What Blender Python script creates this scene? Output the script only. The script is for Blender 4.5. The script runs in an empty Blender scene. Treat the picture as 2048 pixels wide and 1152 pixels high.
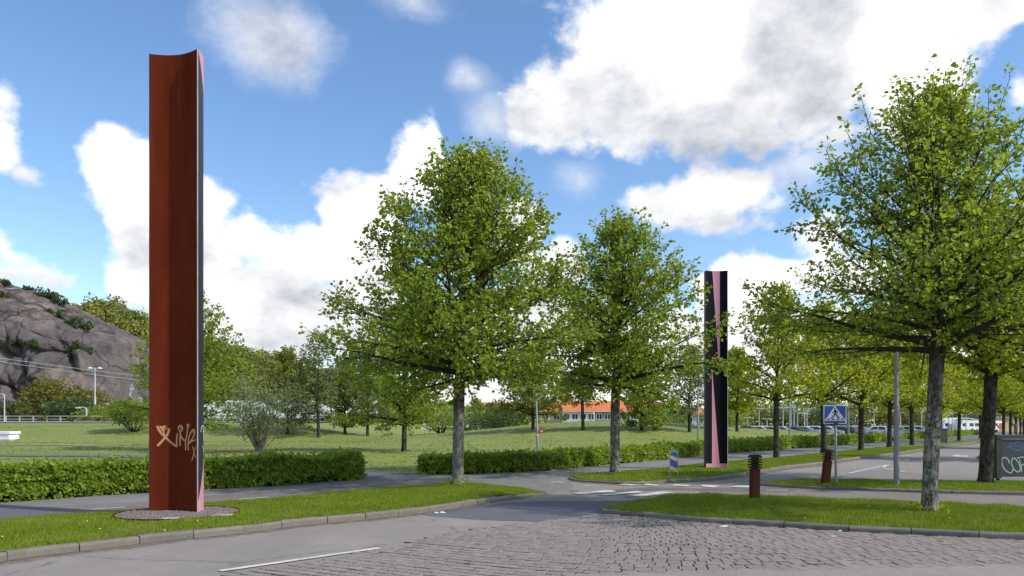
import bpy, bmesh, math, random
import numpy as np
from mathutils import Vector, noise as mn
from mathutils.geometry import tessellate_polygon

random.seed(7)
RNG = np.random.default_rng(11)
PI = math.pi
scene = bpy.context.scene
COL = scene.collection

# ------------------------------------------------------------------ camera
FPX, HY, EYE = 1500.0, 848.0, 1.6
cam = bpy.data.cameras.new('camera')
cam.sensor_width = 36.0
cam.lens = 36.0 * FPX / 2048.0
cam.shift_y = (HY - 576.0) / 2048.0
cam.clip_start = 0.1
cam.clip_end = 3000.0
cam_o = bpy.data.objects.new('camera', cam)
cam_o.location = (0, 0, EYE)
cam_o.rotation_euler = (PI / 2, 0, 0)
COL.objects.link(cam_o)
scene.camera = cam_o

# ------------------------------------------------------------------ light
SUN_AZ = math.radians(112.0)      # clockwise from +Y
SUN_EL = math.radians(43.0)
sun = bpy.data.lights.new('sun', 'SUN')
sun.energy = 2.0
sun.angle = math.radians(1.2)
sun.color = (1.0, 0.95, 0.87)
sun_o = bpy.data.objects.new('sun', sun)
sdir = Vector((math.sin(SUN_AZ) * math.cos(SUN_EL), math.cos(SUN_AZ) * math.cos(SUN_EL), math.sin(SUN_EL)))
sun_o.rotation_euler = sdir.to_track_quat('Z', 'Y').to_euler()
sun_o.location = (30, 0, 40)
COL.objects.link(sun_o)
scene.view_settings.view_transform = 'Standard'
scene.view_settings.look = 'None'
scene.view_settings.exposure = 1.12
scene.cycles.max_bounces = 6
scene.cycles.diffuse_bounces = 4
scene.cycles.glossy_bounces = 2
scene.cycles.transmission_bounces = 3
scene.cycles.transparent_max_bounces = 6
scene.view_settings.gamma = 1.0
scene.view_settings.use_curve_mapping = False

# ------------------------------------------------------------------ world: sky and clouds by direction
world = bpy.data.worlds.new("World")
scene.world = world
world.use_nodes = True
world.cycles.sampling_method = 'MANUAL'
world.cycles.sample_map_resolution = 512
wt = world.node_tree
wt.nodes.clear()
WN = wt.nodes.new
WL = wt.links.new

def wmath(op, a, b=None, c=None, clamp=False):
    n = WN('ShaderNodeMath'); n.operation = op; n.use_clamp = clamp
    for i, v in enumerate((a, b, c)):
        if v is None: continue
        if isinstance(v, (int, float)): n.inputs[i].default_value = v
        else: WL(v, n.inputs[i])
    return n.outputs[0]

def wsmooth(v, lo, hi):
    n = WN('ShaderNodeMapRange'); n.interpolation_type = 'SMOOTHSTEP'
    WL(v, n.inputs[0])
    for i, x in ((1, lo), (2, hi)):
        if isinstance(x, (int, float)): n.inputs[i].default_value = x
        else: WL(x, n.inputs[i])
    n.inputs[3].default_value = 0; n.inputs[4].default_value = 1
    return n.outputs[0]

tc = WN('ShaderNodeTexCoord')
sep = WN('ShaderNodeSeparateXYZ'); WL(tc.outputs['Generated'], sep.inputs[0])
az = wmath('ARCTAN2', sep.outputs[0], sep.outputs[1])
el = wmath('ARCSINE', sep.outputs[2])
# low-frequency warp so that the banks do not read as ellipses
def wnoise(scale, detail, rough, vec=None, zs=1.0, loc=(0, 0, 0), color=False, lac=2.0):
    m = WN('ShaderNodeMapping'); m.inputs['Scale'].default_value = (1, 1, zs); m.inputs['Location'].default_value = loc
    WL(vec if vec is not None else tc.outputs['Generated'], m.inputs[0])
    n = WN('ShaderNodeTexNoise'); n.inputs['Scale'].default_value = scale
    n.inputs['Detail'].default_value = detail; n.inputs['Roughness'].default_value = rough
    n.inputs['Lacunarity'].default_value = lac
    WL(m.outputs[0], n.inputs['Vector'])
    return n.outputs['Color' if color else 'Fac']

comb = WN('ShaderNodeCombineXYZ'); WL(az, comb.inputs[0]); WL(el, comb.inputs[1])
warpc = wnoise(5.0, 3, .55, color=True, loc=(3, 1, 2))
w1 = WN('ShaderNodeVectorMath'); w1.operation = 'SUBTRACT'; WL(warpc, w1.inputs[0]); w1.inputs[1].default_value = (.5, .5, .5)
w2 = WN('ShaderNodeVectorMath'); w2.operation = 'MULTIPLY_ADD'; WL(w1.outputs[0], w2.inputs[0]); w2.inputs[1].default_value = (.09, .07, 0); WL(comb.outputs[0], w2.inputs[2])
P2 = w2.outputs[0]

def blobs(items, k=.12):
    out = None
    for (px, py, rx, ry) in items:
        u = (px - 1024) / FPX; v = (HY - py) / FPX
        a = math.atan(u); e = math.atan(v / math.sqrt(1 + u * u)); c = math.cos(a)
        s1 = WN('ShaderNodeVectorMath'); s1.operation = 'SUBTRACT'; WL(P2, s1.inputs[0]); s1.inputs[1].default_value = (a, e, 0)
        s2 = WN('ShaderNodeVectorMath'); s2.operation = 'MULTIPLY'; WL(s1.outputs[0], s2.inputs[0])
        s2.inputs[1].default_value = (FPX / (rx * c * c), FPX / (ry * c), 0)
        s3 = WN('ShaderNodeVectorMath'); s3.operation = 'LENGTH'; WL(s2.outputs[0], s3.inputs[0])
        f = wmath('SUBTRACT', 1.0, s3.outputs['Value'])
        f = wmath('MULTIPLY', f, min(1.0, min(rx, ry) / 90.0))
        out = f if out is None else wmath('SMOOTH_MAX', out, f, k)
    return out

CLOUDS = [(1330, 60, 250, 170), (1520, 130, 340, 200), (1240, 190, 210, 110), (1700, 60, 300, 190), (1830, 170, 150, 170), (1960, 20, 200, 80),
          (1150, 235, 140, 60), (1560, 270, 200, 60), (2040, 190, 60, 40),
          (1360, 400, 160, 75), (1470, 375, 115, 68), (1430, 450, 100, 50), (1080, 245, 120, 62), (1300, 270, 240, 62), (1640, 290, 170, 50),
          (1475, 600, 100, 115), (1610, 480, 100, 45), (1660, 560, 160, 70), (1560, 700, 260, 110),
          (225, 365, 125, 100), (290, 350, 110, 85), (300, 420, 140, 150), (400, 450, 130, 110), (500, 480, 110, 75), (250, 590, 85, 75), (430, 610, 240, 170),
          (640, 520, 180, 90), (750, 430, 140, 110), (850, 350, 85, 110), (870, 280, 55, 60), (940, 380, 90, 90), (1040, 470, 80, 90), (1110, 530, 80, 80),
          (700, 650, 330, 150), (1050, 700, 350, 150), (1300, 720, 300, 120), (1900, 700, 300, 80),
          (-20, 290, 70, 130), (15, 350, 75, 60), (50, 560, 130, 42), (-120, 430, 160, 200)]
SOFT = [(530, 70, 120, 85), (810, 0, 90, 40), (1175, 350, 50, 35), (950, 160, 35, 25), (1000, 250, 70, 50), (1580, 330, 130, 50)]
GREYS = [(1500, 220, 420, 110), (1230, 240, 190, 70), (1560, 120, 190, 130), (1720, 260, 120, 60), (600, 580, 200, 45), (340, 520, 130, 60), (640, 680, 260, 35), (540, 60, 90, 90),
         (1420, 440, 120, 32), (1180, 560, 60, 40), (90, 585, 120, 22), (300, 640, 130, 30), (0, 380, 60, 40), (820, 570, 160, 40)]
WHITES = [(1390, 100, 100, 80), (1290, 40, 70, 60), (1830, 130, 170, 120), (250, 350, 120, 60), (860, 330, 90, 90), (480, 590, 70, 40), (1470, 560, 90, 80), (700, 440, 140, 50), (1440, 380, 110, 35)]

fine = wnoise(10.0, 10, .62, zs=1.4)
puff = WN('ShaderNodeTexVoronoi'); puff.feature = 'SMOOTH_F1'; puff.inputs['Scale'].default_value = 17; puff.inputs['Smoothness'].default_value = .6
puff.inputs['Detail'].default_value = 3; puff.inputs['Roughness'].default_value = .5
WL(tc.outputs['Generated'], puff.inputs['Vector'])
nz = wmath('SUBTRACT', fine, .5)
pf = wmath('SUBTRACT', .45, puff.outputs['Distance'])
detail = wmath('ADD', wmath('MULTIPLY', nz, 1.15), wmath('MULTIPLY', pf, .42))
fb = blobs(CLOUDS)
cov = wmath('ADD', fb, detail)
dens = wsmooth(cov, -.10, .24)
fs = blobs(SOFT)
covs = wmath('ADD', fs, wmath('MULTIPLY', nz, 1.3))
denss = wmath('MULTIPLY', wsmooth(covs, -.25, .75), .75)
# everywhere outside the view: broken cloud of the same sort
gen = wnoise(2.3, 6, .55, zs=2.2, loc=(5, 2, 7))
geng = wsmooth(wmath('ADD', gen, wmath('MULTIPLY', detail, .12)), .49, .58)
outm = wmath('MAXIMUM', wsmooth(wmath('ABSOLUTE', az), .66, .9), wsmooth(el, .5, .68))
mixd = WN('ShaderNodeMix'); mixd.data_type = 'FLOAT'
WL(outm, mixd.inputs[0]); WL(wmath('MAXIMUM', dens, denss), mixd.inputs[2]); WL(geng, mixd.inputs[3])
cloud_fac = mixd.outputs[0]
# cloud brightness: lit tops against grey bases
g = wsmooth(wmath('ADD', blobs(GREYS, .2), wmath('MULTIPLY', wmath('SUBTRACT', wnoise(6.0, 7, .6, loc=(7, 2, 1)), .5), 1.4)), -.45, .8)
w = wsmooth(wmath('ADD', blobs(WHITES, .2), wmath('MULTIPLY', wmath('SUBTRACT', wnoise(7.0, 7, .6, loc=(2, 9, 4)), .5), 2.2)), -.45, 1.1)
mid = wnoise(11.0, 6, .6, loc=(1, 4, 2), zs=1.6)
low = wnoise(4.0, 4, .55, loc=(8, 4, 2), zs=2.2)
b = wmath('ADD', .93, wmath('MULTIPLY', wmath('SUBTRACT', mid, .5), 1.1))
b = wmath('ADD', b, wmath('MULTIPLY', wmath('SUBTRACT', low, .5), .35))
b = wmath('SUBTRACT', b, wmath('MULTIPLY', g, .27))
b = wmath('ADD', b, wmath('MULTIPLY', w, .56))
edge = wsmooth(cov, .0, .35)
b = wmath('SUBTRACT', b, wmath('MULTIPLY', edge, .06))
bmn = wmath('MULTIPLY', wmath('MINIMUM', wmath('MAXIMUM', b, .44), 2.0), .58)
ramp = WN('ShaderNodeMix'); ramp.data_type = 'RGBA'
WL(wsmooth(bmn, .22, .55), ramp.inputs[0])
ramp.inputs[6].default_value = (.90, .94, 1.04, 1); ramp.inputs[7].default_value = (1, 1, 1, 1)
sc_ = WN('ShaderNodeVectorMath'); sc_.operation = 'SCALE'; WL(ramp.outputs[2], sc_.inputs[0]); WL(bmn, sc_.inputs['Scale'])
sky = WN('ShaderNodeTexSky'); sky.sky_type = 'NISHITA'; sky.sun_disc = False
sky.sun_elevation = SUN_EL; sky.sun_rotation = SUN_AZ
sky.altitude = 0; sky.air_density = 1.0; sky.dust_density = 0.3; sky.ozone_density = 1.6
bg1 = WN('ShaderNodeBackground'); bg1.inputs[1].default_value = 0.094
hs = WN('ShaderNodeHueSaturation'); hs.inputs['Saturation'].default_value = 1.14; hs.inputs['Hue'].default_value = .502; WL(sky.outputs[0], hs.inputs['Color']); WL(hs.outputs[0], bg1.inputs[0])
bg2 = WN('ShaderNodeBackground'); bg2.inputs[1].default_value = 1.0
WL(sc_.outputs[0], bg2.inputs[0])
ms = WN('ShaderNodeMixShader'); WL(cloud_fac, ms.inputs[0]); WL(bg1.outputs[0], ms.inputs[1]); WL(bg2.outputs[0], ms.inputs[2])
wo = WN('ShaderNodeOutputWorld'); WL(ms.outputs[0], wo.inputs[0])

# ------------------------------------------------------------------ helpers
def sst(a, b, x):
    t = min(1.0, max(0.0, (x - a) / (b - a))); return t * t * (3 - 2 * t)

def hedge_s(x, y):       # metres behind the line of the hedges
    return -.743 * (x + 4.3) + .669 * (y - 21.6)

def H(x, y):
    s = hedge_s(x, y)
    if y < 5 or s < 1.2: z = -.03
    else:
        z = -.03 + .28 * sst(1.2, 14, s)
    if s > 1.2:
        k = sst(1.2, 12, s)
        z += k * 1.62 * math.exp(-((x - 8.0) / 13.0) ** 2 - ((y - 70) / 15.0) ** 2)
        z += sst(1.2, 8, s) * .62 * math.exp(-((x - 28) / 12.0) ** 2 - ((y - 68) / 14.0) ** 2)
        wl = sst(-9, -21, x) if False else 1 - sst(-21, -9, x)
        z += wl * (1.15 * sst(56, 66, y) + .33 * sst(66, 97, y))
        z += .05 * mn.noise(Vector((x * .25, y * .25, 0))) * k + .10 * mn.noise(Vector((x * .07, y * .07, 5))) * k
    if y > 92 and x > -12: z = z * (1 - sst(92, 100, y)) - .2 * sst(92, 100, y)
    return z

def G(px, py, z=0.0):
    D = FPX * (EYE - z) / (py - HY)
    return ((px - 1024) / FPX * D, D)

def GT(px, py):          # where the ground is met in that direction
    u = (px - 1024) / FPX; v = (HY - py) / FPX
    D = 8.0
    while D < 130:
        if EYE + v * D <= H(u * D, D): break
        D += .1
    return (u * D, D, H(u * D, D))

def GD(px, D):
    x = (px - 1024) / FPX * D
    return (x, D, H(x, D))

def ZH(py, D): return EYE + (HY - py) / FPX * D

def link(o, parent=None):
    COL.objects.link(o)
    if parent is not None: o.parent = parent
    return o

def tag(o, label=None, cat=None, group=None, kind=None):
    if label: o['label'] = label
    if cat: o['category'] = cat
    if group: o['group'] = group
    if kind: o['kind'] = kind
    return o

def empty(name, loc=(0, 0, 0), rz=0.0):
    o = bpy.data.objects.new(name, None); o.location = loc; o.rotation_euler = (0, 0, rz)
    o.empty_display_size = .3
    return link(o)

def copy_tree(o, parent=None):
    c = o.copy(); COL.objects.link(c); c.parent = parent
    for ch in list(o.children): copy_tree(ch, c)
    return c

class MB:
    def __init__(s): s.v = []; s.f = []; s.m = []; s.mi = 0
    def quad(s, *p):
        n = len(s.v); s.v += [tuple(q) for q in p]; s.f.append(tuple(range(n, n + len(p)))); s.m.append(s.mi); return s
    def box(s, x0, x1, y0, y1, z0, z1):
        n = len(s.v)
        s.v += [(x0, y0, z0), (x1, y0, z0), (x1, y1, z0), (x0, y1, z0), (x0, y0, z1), (x1, y0, z1), (x1, y1, z1), (x0, y1, z1)]
        for f in ((0, 3, 2, 1), (4, 5, 6, 7), (0, 1, 5, 4), (1, 2, 6, 5), (2, 3, 7, 6), (3, 0, 4, 7)):
            s.f.append(tuple(n + i for i in f)); s.m.append(s.mi)
        return s
    def cbox(s, x0, x1, y0, y1, z0, z1, c=.01):   # box with chamfered top rim
        a = [(x0, y0), (x1, y0), (x1, y1), (x0, y1)]
        b = [(x0 + c, y0 + c), (x1 - c, y0 + c), (x1 - c, y1 - c), (x0 + c, y1 - c)]
        return s.loft([[(x, y, z0) for x, y in a], [(x, y, z1 - c) for x, y in a], [(x, y, z1) for x, y in b]])
    def loft(s, rings, caps=True, closed=True):
        n = len(s.v); k = len(rings[0])
        for r in rings: s.v += [tuple(p) for p in r]
        for i in range(len(rings) - 1):
            for j in range(k if closed else k - 1):
                a = n + i * k + j; b = n + i * k + (j + 1) % k
                s.f.append((a, b, b + k, a + k)); s.m.append(s.mi)
        if caps and closed:
            s.f.append(tuple(n + j for j in reversed(range(k)))); s.m.append(s.mi)
            e = n + (len(rings) - 1) * k
            s.f.append(tuple(e + j for j in range(k))); s.m.append(s.mi)
        return s
    def tube(s, pts, rad, sides=8, caps=True):
        pts = [Vector(p) for p in pts]
        if isinstance(rad, (int, float)): rad = [rad] * len(pts)
        rings = []; ref = None
        for i, p in enumerate(pts):
            t = (pts[min(i + 1, len(pts) - 1)] - pts[max(i - 1, 0)])
            if t.length < 1e-9: t = Vector((0, 0, 1))
            t.normalize()
            if ref is None:
                ref = Vector((1, 0, 0)) if abs(t.x) < .8 else Vector((0, 1, 0))
            u = (ref - t * ref.dot(t))
            if u.length < 1e-6: u = t.orthogonal()
            u.normalize(); w = t.cross(u); ref = u
            rings.append([p + (u * math.cos(2 * PI * j / sides) + w * math.sin(2 * PI * j / sides)) * rad[i] for j in range(sides)])
        return s.loft(rings, caps)
    def lathe(s, prof, c=(0, 0, 0), sides=16, caps=True):
        return s.loft([[(c[0] + r * math.cos(2 * PI * j / sides), c[1] + r * math.sin(2 * PI * j / sides), c[2] + z) for j in range(sides)] for r, z in prof], caps)
    def prism(s, poly, a, b, axis='z'):   # poly 2D, extruded between a and b
        def P(p, t):
            return (p[0], p[1], t) if axis == 'z' else ((p[0], t, p[1]) if axis == 'y' else (t, p[0], p[1]))
        n = len(s.v); k = len(poly)
        s.v += [P(p, a) for p in poly] + [P(p, b) for p in poly]
        for j in range(k):
            s.f.append((n + j, n + (j + 1) % k, n + k + (j + 1) % k, n + k + j)); s.m.append(s.mi)
        tris = tessellate_polygon([[Vector((p[0], p[1], 0)) for p in poly]])
        for t in tris:
            s.f.append(tuple(n + i for i in t)); s.m.append(s.mi)
            s.f.append(tuple(n + k + i for i in reversed(t))); s.m.append(s.mi)
        return s
    def sheet(s, poly, z):
        n = len(s.v); s.v += [(p[0], p[1], z) for p in poly]
        for t in tessellate_polygon([[Vector((p[0], p[1], 0)) for p in poly]]):
            a, b, c = (Vector(s.v[n + i]) for i in t)
            if (b - a).cross(c - a).z < 0: t = tuple(reversed(t))
            s.f.append(tuple(n + i for i in t)); s.m.append(s.mi)
        return s
    def mesh(s, name, mats, smooth=False, fix=True):
        me = bpy.data.meshes.new(name)
        me.from_pydata(s.v, [], s.f)
        if not isinstance(mats, (list, tuple)): mats = [mats]
        for m in mats: me.materials.append(m)
        if len(mats) > 1: me.polygons.foreach_set('material_index', s.m)
        if fix:
            bm = bmesh.new(); bm.from_mesh(me); bmesh.ops.recalc_face_normals(bm, faces=bm.faces); bm.to_mesh(me); bm.free()
        if smooth:
            me.polygons.foreach_set('use_smooth', [True] * len(me.polygons))
            try: me.set_sharp_from_angle(angle=math.radians(40))
            except Exception: pass
        me.update()
        return me
    def build(s, name, mats, parent=None, smooth=False, fix=True, loc=None):
        o = bpy.data.objects.new(name, s.mesh(name, mats, smooth, fix))
        if loc: o.location = loc
        return link(o, parent)

def np_mesh(name, V, F, mat, rnd=None, smooth=False):
    """V (n,3), F (m,k) all the same k; rnd (m,) per face value"""
    me = bpy.data.meshes.new(name)
    V = np.ascontiguousarray(V, dtype=np.float32); F = np.ascontiguousarray(F, dtype=np.int32)
    k = F.shape[1]
    me.vertices.add(len(V)); me.vertices.foreach_set('co', V.ravel())
    me.loops.add(F.size); me.loops.foreach_set('vertex_index', F.ravel())
    me.polygons.add(len(F)); me.polygons.foreach_set('loop_start', np.arange(0, F.size, k, dtype=np.int32))
    try: me.polygons.foreach_set('loop_total', np.full(len(F), k, dtype=np.int32))
    except Exception: pass
    if rnd is not None:
        at = me.attributes.new('rnd', 'FLOAT', 'FACE'); at.data.foreach_set('value', np.ascontiguousarray(rnd, dtype=np.float32))
    me.materials.append(mat)
    if smooth: me.polygons.foreach_set('use_smooth', [True] * len(F))
    me.update(calc_edges=True)
    return me

# ------------------------------------------------------------------ materials
class NT:
    def __init__(s, name):
        s.m = bpy.data.materials.new(name); s.m.use_nodes = True; s.t = s.m.node_tree; s.t.nodes.clear()
        s.out = s.t.nodes.new('ShaderNodeOutputMaterial')
    def n(s, t, **kw):
        x = s.t.nodes.new(t)
        for k, v in kw.items():
            if k == 'inp':
                for a, b in v.items(): 
                    if hasattr(b, 'is_output'): s.t.links.new(b, x.inputs[a])
                    else: x.inputs[a].default_value = b
            else: setattr(x, k, v)
        return x
    def l(s, a, b): s.t.links.new(a, b)
    def pos(s, obj=True):
        return s.n('ShaderNodeTexCoord').outputs['Object'] if obj else s.n('ShaderNodeNewGeometry').outputs['Position']
    def noise(s, vec, scale, detail=4, rough=.55, mp=None, dist=0):
        if mp:
            m = s.n('ShaderNodeMapping', inp={'Scale': mp}); s.l(vec, m.inputs[0]); vec = m.outputs[0]
        x = s.n('ShaderNodeTexNoise', inp={'Scale': scale, 'Detail': detail, 'Roughness': rough, 'Distortion': dist}); s.l(vec, x.inputs['Vector'])
        return x.outputs['Fac']
    def vor(s, vec, scale, feature='F1', rnd=1.0, out='Distance', mp=None):
        if mp:
            m = s.n('ShaderNodeMapping', inp={'Scale': mp}); s.l(vec, m.inputs[0]); vec = m.outputs[0]
        x = s.n('ShaderNodeTexVoronoi', feature=feature, inp={'Scale': scale, 'Randomness': rnd}); s.l(vec, x.inputs['Vector'])
        return x.outputs[out]
    def ramp(s, fac, stops, interp='LINEAR'):
        x = s.n('ShaderNodeValToRGB'); s.l(fac, x.inputs[0]); cr = x.color_ramp; cr.interpolation = interp
        while len(cr.elements) < len(stops): cr.elements.new(.5)
        for e, (p, c) in zip(cr.elements, stops):
            e.position = p; e.color = (c, c, c, 1) if isinstance(c, (int, float)) else (*c, 1)
        return x.outputs[0]
    def mix(s, fac, a, b, mode='MIX'):
        x = s.n('ShaderNodeMix', data_type='RGBA', blend_type=mode)
        for i, v in ((0, fac), (6, a), (7, b)):
            if hasattr(v, 'is_output'): s.l(v, x.inputs[i])
            elif i == 0: x.inputs[0].default_value = v
            else: x.inputs[i].default_value = (*v, 1) if len(v) == 3 else v
        return x.outputs[2]
    def math(s, op, a, b=None, clamp=False):
        x = s.n('ShaderNodeMath', operation=op, use_clamp=clamp)
        for i, v in enumerate((a, b)):
            if v is None: continue
            if hasattr(v, 'is_output'): s.l(v, x.inputs[i])
            else: x.inputs[i].default_value = v
        return x.outputs[0]
    def bump(s, h, dist=.01, strength=1.0, nrm=None):
        x = s.n('ShaderNodeBump', inp={'Strength': strength, 'Distance': dist}); s.l(h, x.inputs['Height'])
        if nrm is not None: s.l(nrm, x.inputs['Normal'])
        return x.outputs[0]
    def bsdf(s, col, rough=.8, spec=.3, metal=0.0, nrm=None, **kw):
        x = s.n('ShaderNodeBsdfPrincipled')
        for k, v in (('Base Color', col), ('Roughness', rough), ('Specular IOR Level', spec), ('Metallic', metal)):
            if hasattr(v, 'is_output'): s.l(v, x.inputs[k])
            elif k == 'Base Color': x.inputs[k].default_value = (*v, 1)
            else: x.inputs[k].default_value = v
        if nrm is not None: s.l(nrm, x.inputs['Normal'])
        s.l(x.outputs[0], s.out.inputs[0])
        return x

def plain(name, col, rough=.6, spec=.4, metal=0.0, var=.12, scale=6.0, bump=0.0, dirt=0.0):
    t = NT(name); p = t.pos()
    f = t.noise(p, scale, 5)
    c = t.mix(t.ramp(f, [(.3, 0.0), (.7, 1.0)]), tuple(x * (1 - var) for x in col), tuple(min(1, x * (1 + var)) for x in col))
    if dirt:
        d = t.noise(p, scale * .35, 6, .65)
        c = t.mix(t.math('MULTIPLY', t.ramp(d, [(.45, 0.0), (.75, 1.0)]), dirt), c, (.09, .08, .065))
    nr = t.bump(t.noise(p, scale * 8, 4), bump) if bump else None
    t.bsdf(c, rough, spec, metal, nr)
    return t.m

def leaf_mat(name, dark, light, trans=.42, tcol=None, yellow=None):
    t = NT(name)
    a = t.n('ShaderNodeAttribute', attribute_name='rnd').outputs['Fac']
    geo = t.n('ShaderNodeNewGeometry').outputs['Position']
    f = t.noise(geo, .9, 3)
    fac = t.math('ADD', t.math('MULTIPLY', a, .7), t.math('MULTIPLY', f, .45), clamp=True)
    c = t.mix(fac, dark, light)
    if yellow:
        y = t.ramp(t.noise(geo, .05, 3), [(.42, 0.0), (.62, 1.0)])
        c = t.mix(y, c, yellow)
    pb = t.bsdf(c, .48, .32)
    tr = t.n('ShaderNodeBsdfTranslucent'); t.l(t.mix(.6, c, tcol or tuple(min(1, x * 1.9) for x in light), 'MIX'), tr.inputs[0])
    mx = t.n('ShaderNodeMixShader', inp={0: trans}); t.l(pb.outputs[0], mx.inputs[1]); t.l(tr.outputs[0], mx.inputs[2])
    t.l(mx.outputs[0], t.out.inputs[0])
    return t.m

M = {}
M['leaf'] = leaf_mat('linden_leaf', (.110, .168, .014), (.235, .310, .030), .52, (.46, .57, .04))
M['leaf_light'] = leaf_mat('linden_leaf_backlit_tint', (.170, .225, .010), (.320, .370, .018), .52, (.58, .62, .03))  # brighter yellow-green copy of the leaf, backlight put into its colour
M['leaf_meadow'] = leaf_mat('meadow_tree_leaf', (.120, .170, .020), (.220, .280, .045), .5, (.42, .50, .06))
M['leaf_olive'] = leaf_mat('olive_leaf', (.160, .195, .028), (.265, .290, .050), .4, (.30, .31, .05))
M['leaf_pale'] = leaf_mat('pale_leaf', (.125, .175, .065), (.215, .270, .120), .4, (.28, .34, .14))
M['leaf_cliff'] = leaf_mat('cliff_tree_leaf', (.085, .090, .018), (.210, .190, .028), .35, (.30, .25, .04))
M['leaf_wood'] = leaf_mat('hill_wood_leaf', (.125, .170, .028), (.250, .290, .055), .3, (.2, .22, .05), yellow=(.29, .26, .05))
M['hedge'] = leaf_mat('hedge_leaf', (.050, .105, .012), (.310, .410, .042), .42, (.40, .52, .045))
M['shrub'] = leaf_mat('shrub_leaf', (.03, .055, .012), (.08, .12, .03), .3)

def bark(name, light, dark, moss=.3, darkup=None):
    t = NT(name); p = t.pos()
    f = t.noise(p, 9, 6, .65, mp=(1, 1, .55))
    g = t.noise(p, 26, 4, .6, mp=(1, 1, .35), dist=1.0)
    c = t.mix(t.ramp(f, [(.40, 0.0), (.56, 1.0)]), dark, light)
    c = t.mix(t.ramp(g, [(.42, .75), (.55, 0.0)]), c, tuple(x * .35 for x in dark))
    spot = t.vor(p, 7, mp=(1, 1, 1.6))
    c = t.mix(t.ramp(spot, [(.17, .9), (.24, 0.0)]), c, tuple(x * .3 for x in dark))
    ms = t.noise(p, 3.1, 5, .7)
    c = t.mix(t.math('MULTIPLY', t.ramp(ms, [(.55, 0.0), (.66, 1.0)]), moss), c, (.10, .12, .02))
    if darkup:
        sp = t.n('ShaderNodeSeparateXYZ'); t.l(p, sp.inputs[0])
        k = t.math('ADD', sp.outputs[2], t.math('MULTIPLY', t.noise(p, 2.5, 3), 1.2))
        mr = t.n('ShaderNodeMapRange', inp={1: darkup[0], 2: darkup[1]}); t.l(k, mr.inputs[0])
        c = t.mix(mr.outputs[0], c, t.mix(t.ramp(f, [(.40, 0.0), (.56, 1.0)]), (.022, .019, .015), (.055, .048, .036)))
    h = t.math('ADD', t.math('MULTIPLY', f, .6), t.math('MULTIPLY', g, .5))
    t.bsdf(c, .9, .15, 0, t.bump(h, .03, .9))
    return t.m
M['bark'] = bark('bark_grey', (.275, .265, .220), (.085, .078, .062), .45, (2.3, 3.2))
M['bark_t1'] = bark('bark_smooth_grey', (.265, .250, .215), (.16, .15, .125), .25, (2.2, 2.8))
M['bark_dark'] = bark('bark_dark', (.085, .078, .062), (.034, .030, .025), .2)
M['twig'] = plain('twig', (.040, .034, .027), .9, .1)
M['twig_pale'] = plain('twig_pale', (.14, .13, .10), .9, .1)

def asphalt(name, col, grain=1.0, patch=.16, crack=.5):
    t = NT(name); p = t.pos(False)
    f = t.noise(p, 130, 2, .7)
    lo = t.noise(p, .55, 5, .6)
    md = t.noise(p, 5, 5, .65)
    c = t.mix(t.ramp(lo, [(.3, 0.0), (.7, 1.0)]), tuple(x * (1 - patch) for x in col), tuple(x * (1 + patch) for x in col))
    c = t.mix(t.ramp(f, [(.35, .38 * grain), (.52, 0.0)]), c, tuple(x * .5 for x in col))
    c = t.mix(t.ramp(f, [(.56, 0.0), (.72, .42 * grain)]), c, tuple(min(1, x * 1.75) for x in col))
    c = t.mix(t.ramp(md, [(.35, .22), (.6, 0.0)]), c, tuple(x * .6 for x in col))
    if patch > .12:
        tk = t.noise(p, .9, 4, .6, mp=(.9, .12, 1)); rot = t.noise(p, 2.2, 5, .7)
        c = t.mix(t.ramp(tk, [(.42, .20), (.58, 0.0)]), c, tuple(x * .55 for x in col)); c = t.mix(t.ramp(rot, [(.62, 0.0), (.74, .35)]), c, tuple(min(1, x * 1.35) for x in col))
    if crack:
        d = t.noise(p, 1.7, 4)
        sh = t.n('ShaderNodeMix', data_type='RGBA', inp={0: .35}); t.l(p, sh.inputs[6])
        nn = t.n('ShaderNodeTexNoise', inp={'Scale': 1.2, 'Detail': 5.0}); t.l(p, nn.inputs['Vector']); t.l(nn.outputs['Color'], sh.inputs[7])
        v = t.vor(sh.outputs[2], .42, 'DISTANCE_TO_EDGE')
        k = t.math('MULTIPLY', t.ramp(v, [(.004, crack), (.010, 0.0)]), t.ramp(d, [(.45, 0.0), (.55, 1.0)]))
        c = t.mix(k, c, tuple(x * .3 for x in col))
    t.bsdf(c, .9, .25, 0, t.bump(f, .004, .7))
    return t.m
M['road'] = asphalt('road_asphalt', (.270, .242, .218), 1.8)
M['path'] = asphalt('footpath_asphalt', (.200, .196, .188), .7)
M['bike'] = asphalt('bike_lane_asphalt', (.182, .152, .150), .8)
M['patch'] = asphalt('new_asphalt', (.118, .122, .138), .6, .10, .15)
M['bikex'] = asphalt('red_asphalt', (.165, .138, .146), .7)
M['brownpath'] = asphalt('brown_asphalt', (.215, .192, .172), 1.3)
M['strip'] = asphalt('paved_strip', (.215, .195, .185), 1.3, .1)
M['parkpath'] = asphalt('park_path', (.135, .135, .145), .8)
M['carpark'] = asphalt('car_park', (.14, .14, .14), .5, .1, 0)

def paint_mat(name, col, wear=.5):
    t = NT(name); p = t.pos(False)
    f = t.noise(p, 60, 4, .7); g_ = t.noise(p, 3.5, 4)
    k = t.math('MULTIPLY', t.ramp(t.math('ADD', t.math('MULTIPLY', f, .7), t.math('MULTIPLY', g_, .3)), [(.40, 1.0), (.52, 0.0)]), wear)
    c = t.mix(k, col, (.2, .19, .185))
    t.bsdf(c, .7, .3)
    return t.m
M['line'] = paint_mat('road_paint', (.62, .61, .57), .8)

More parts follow.
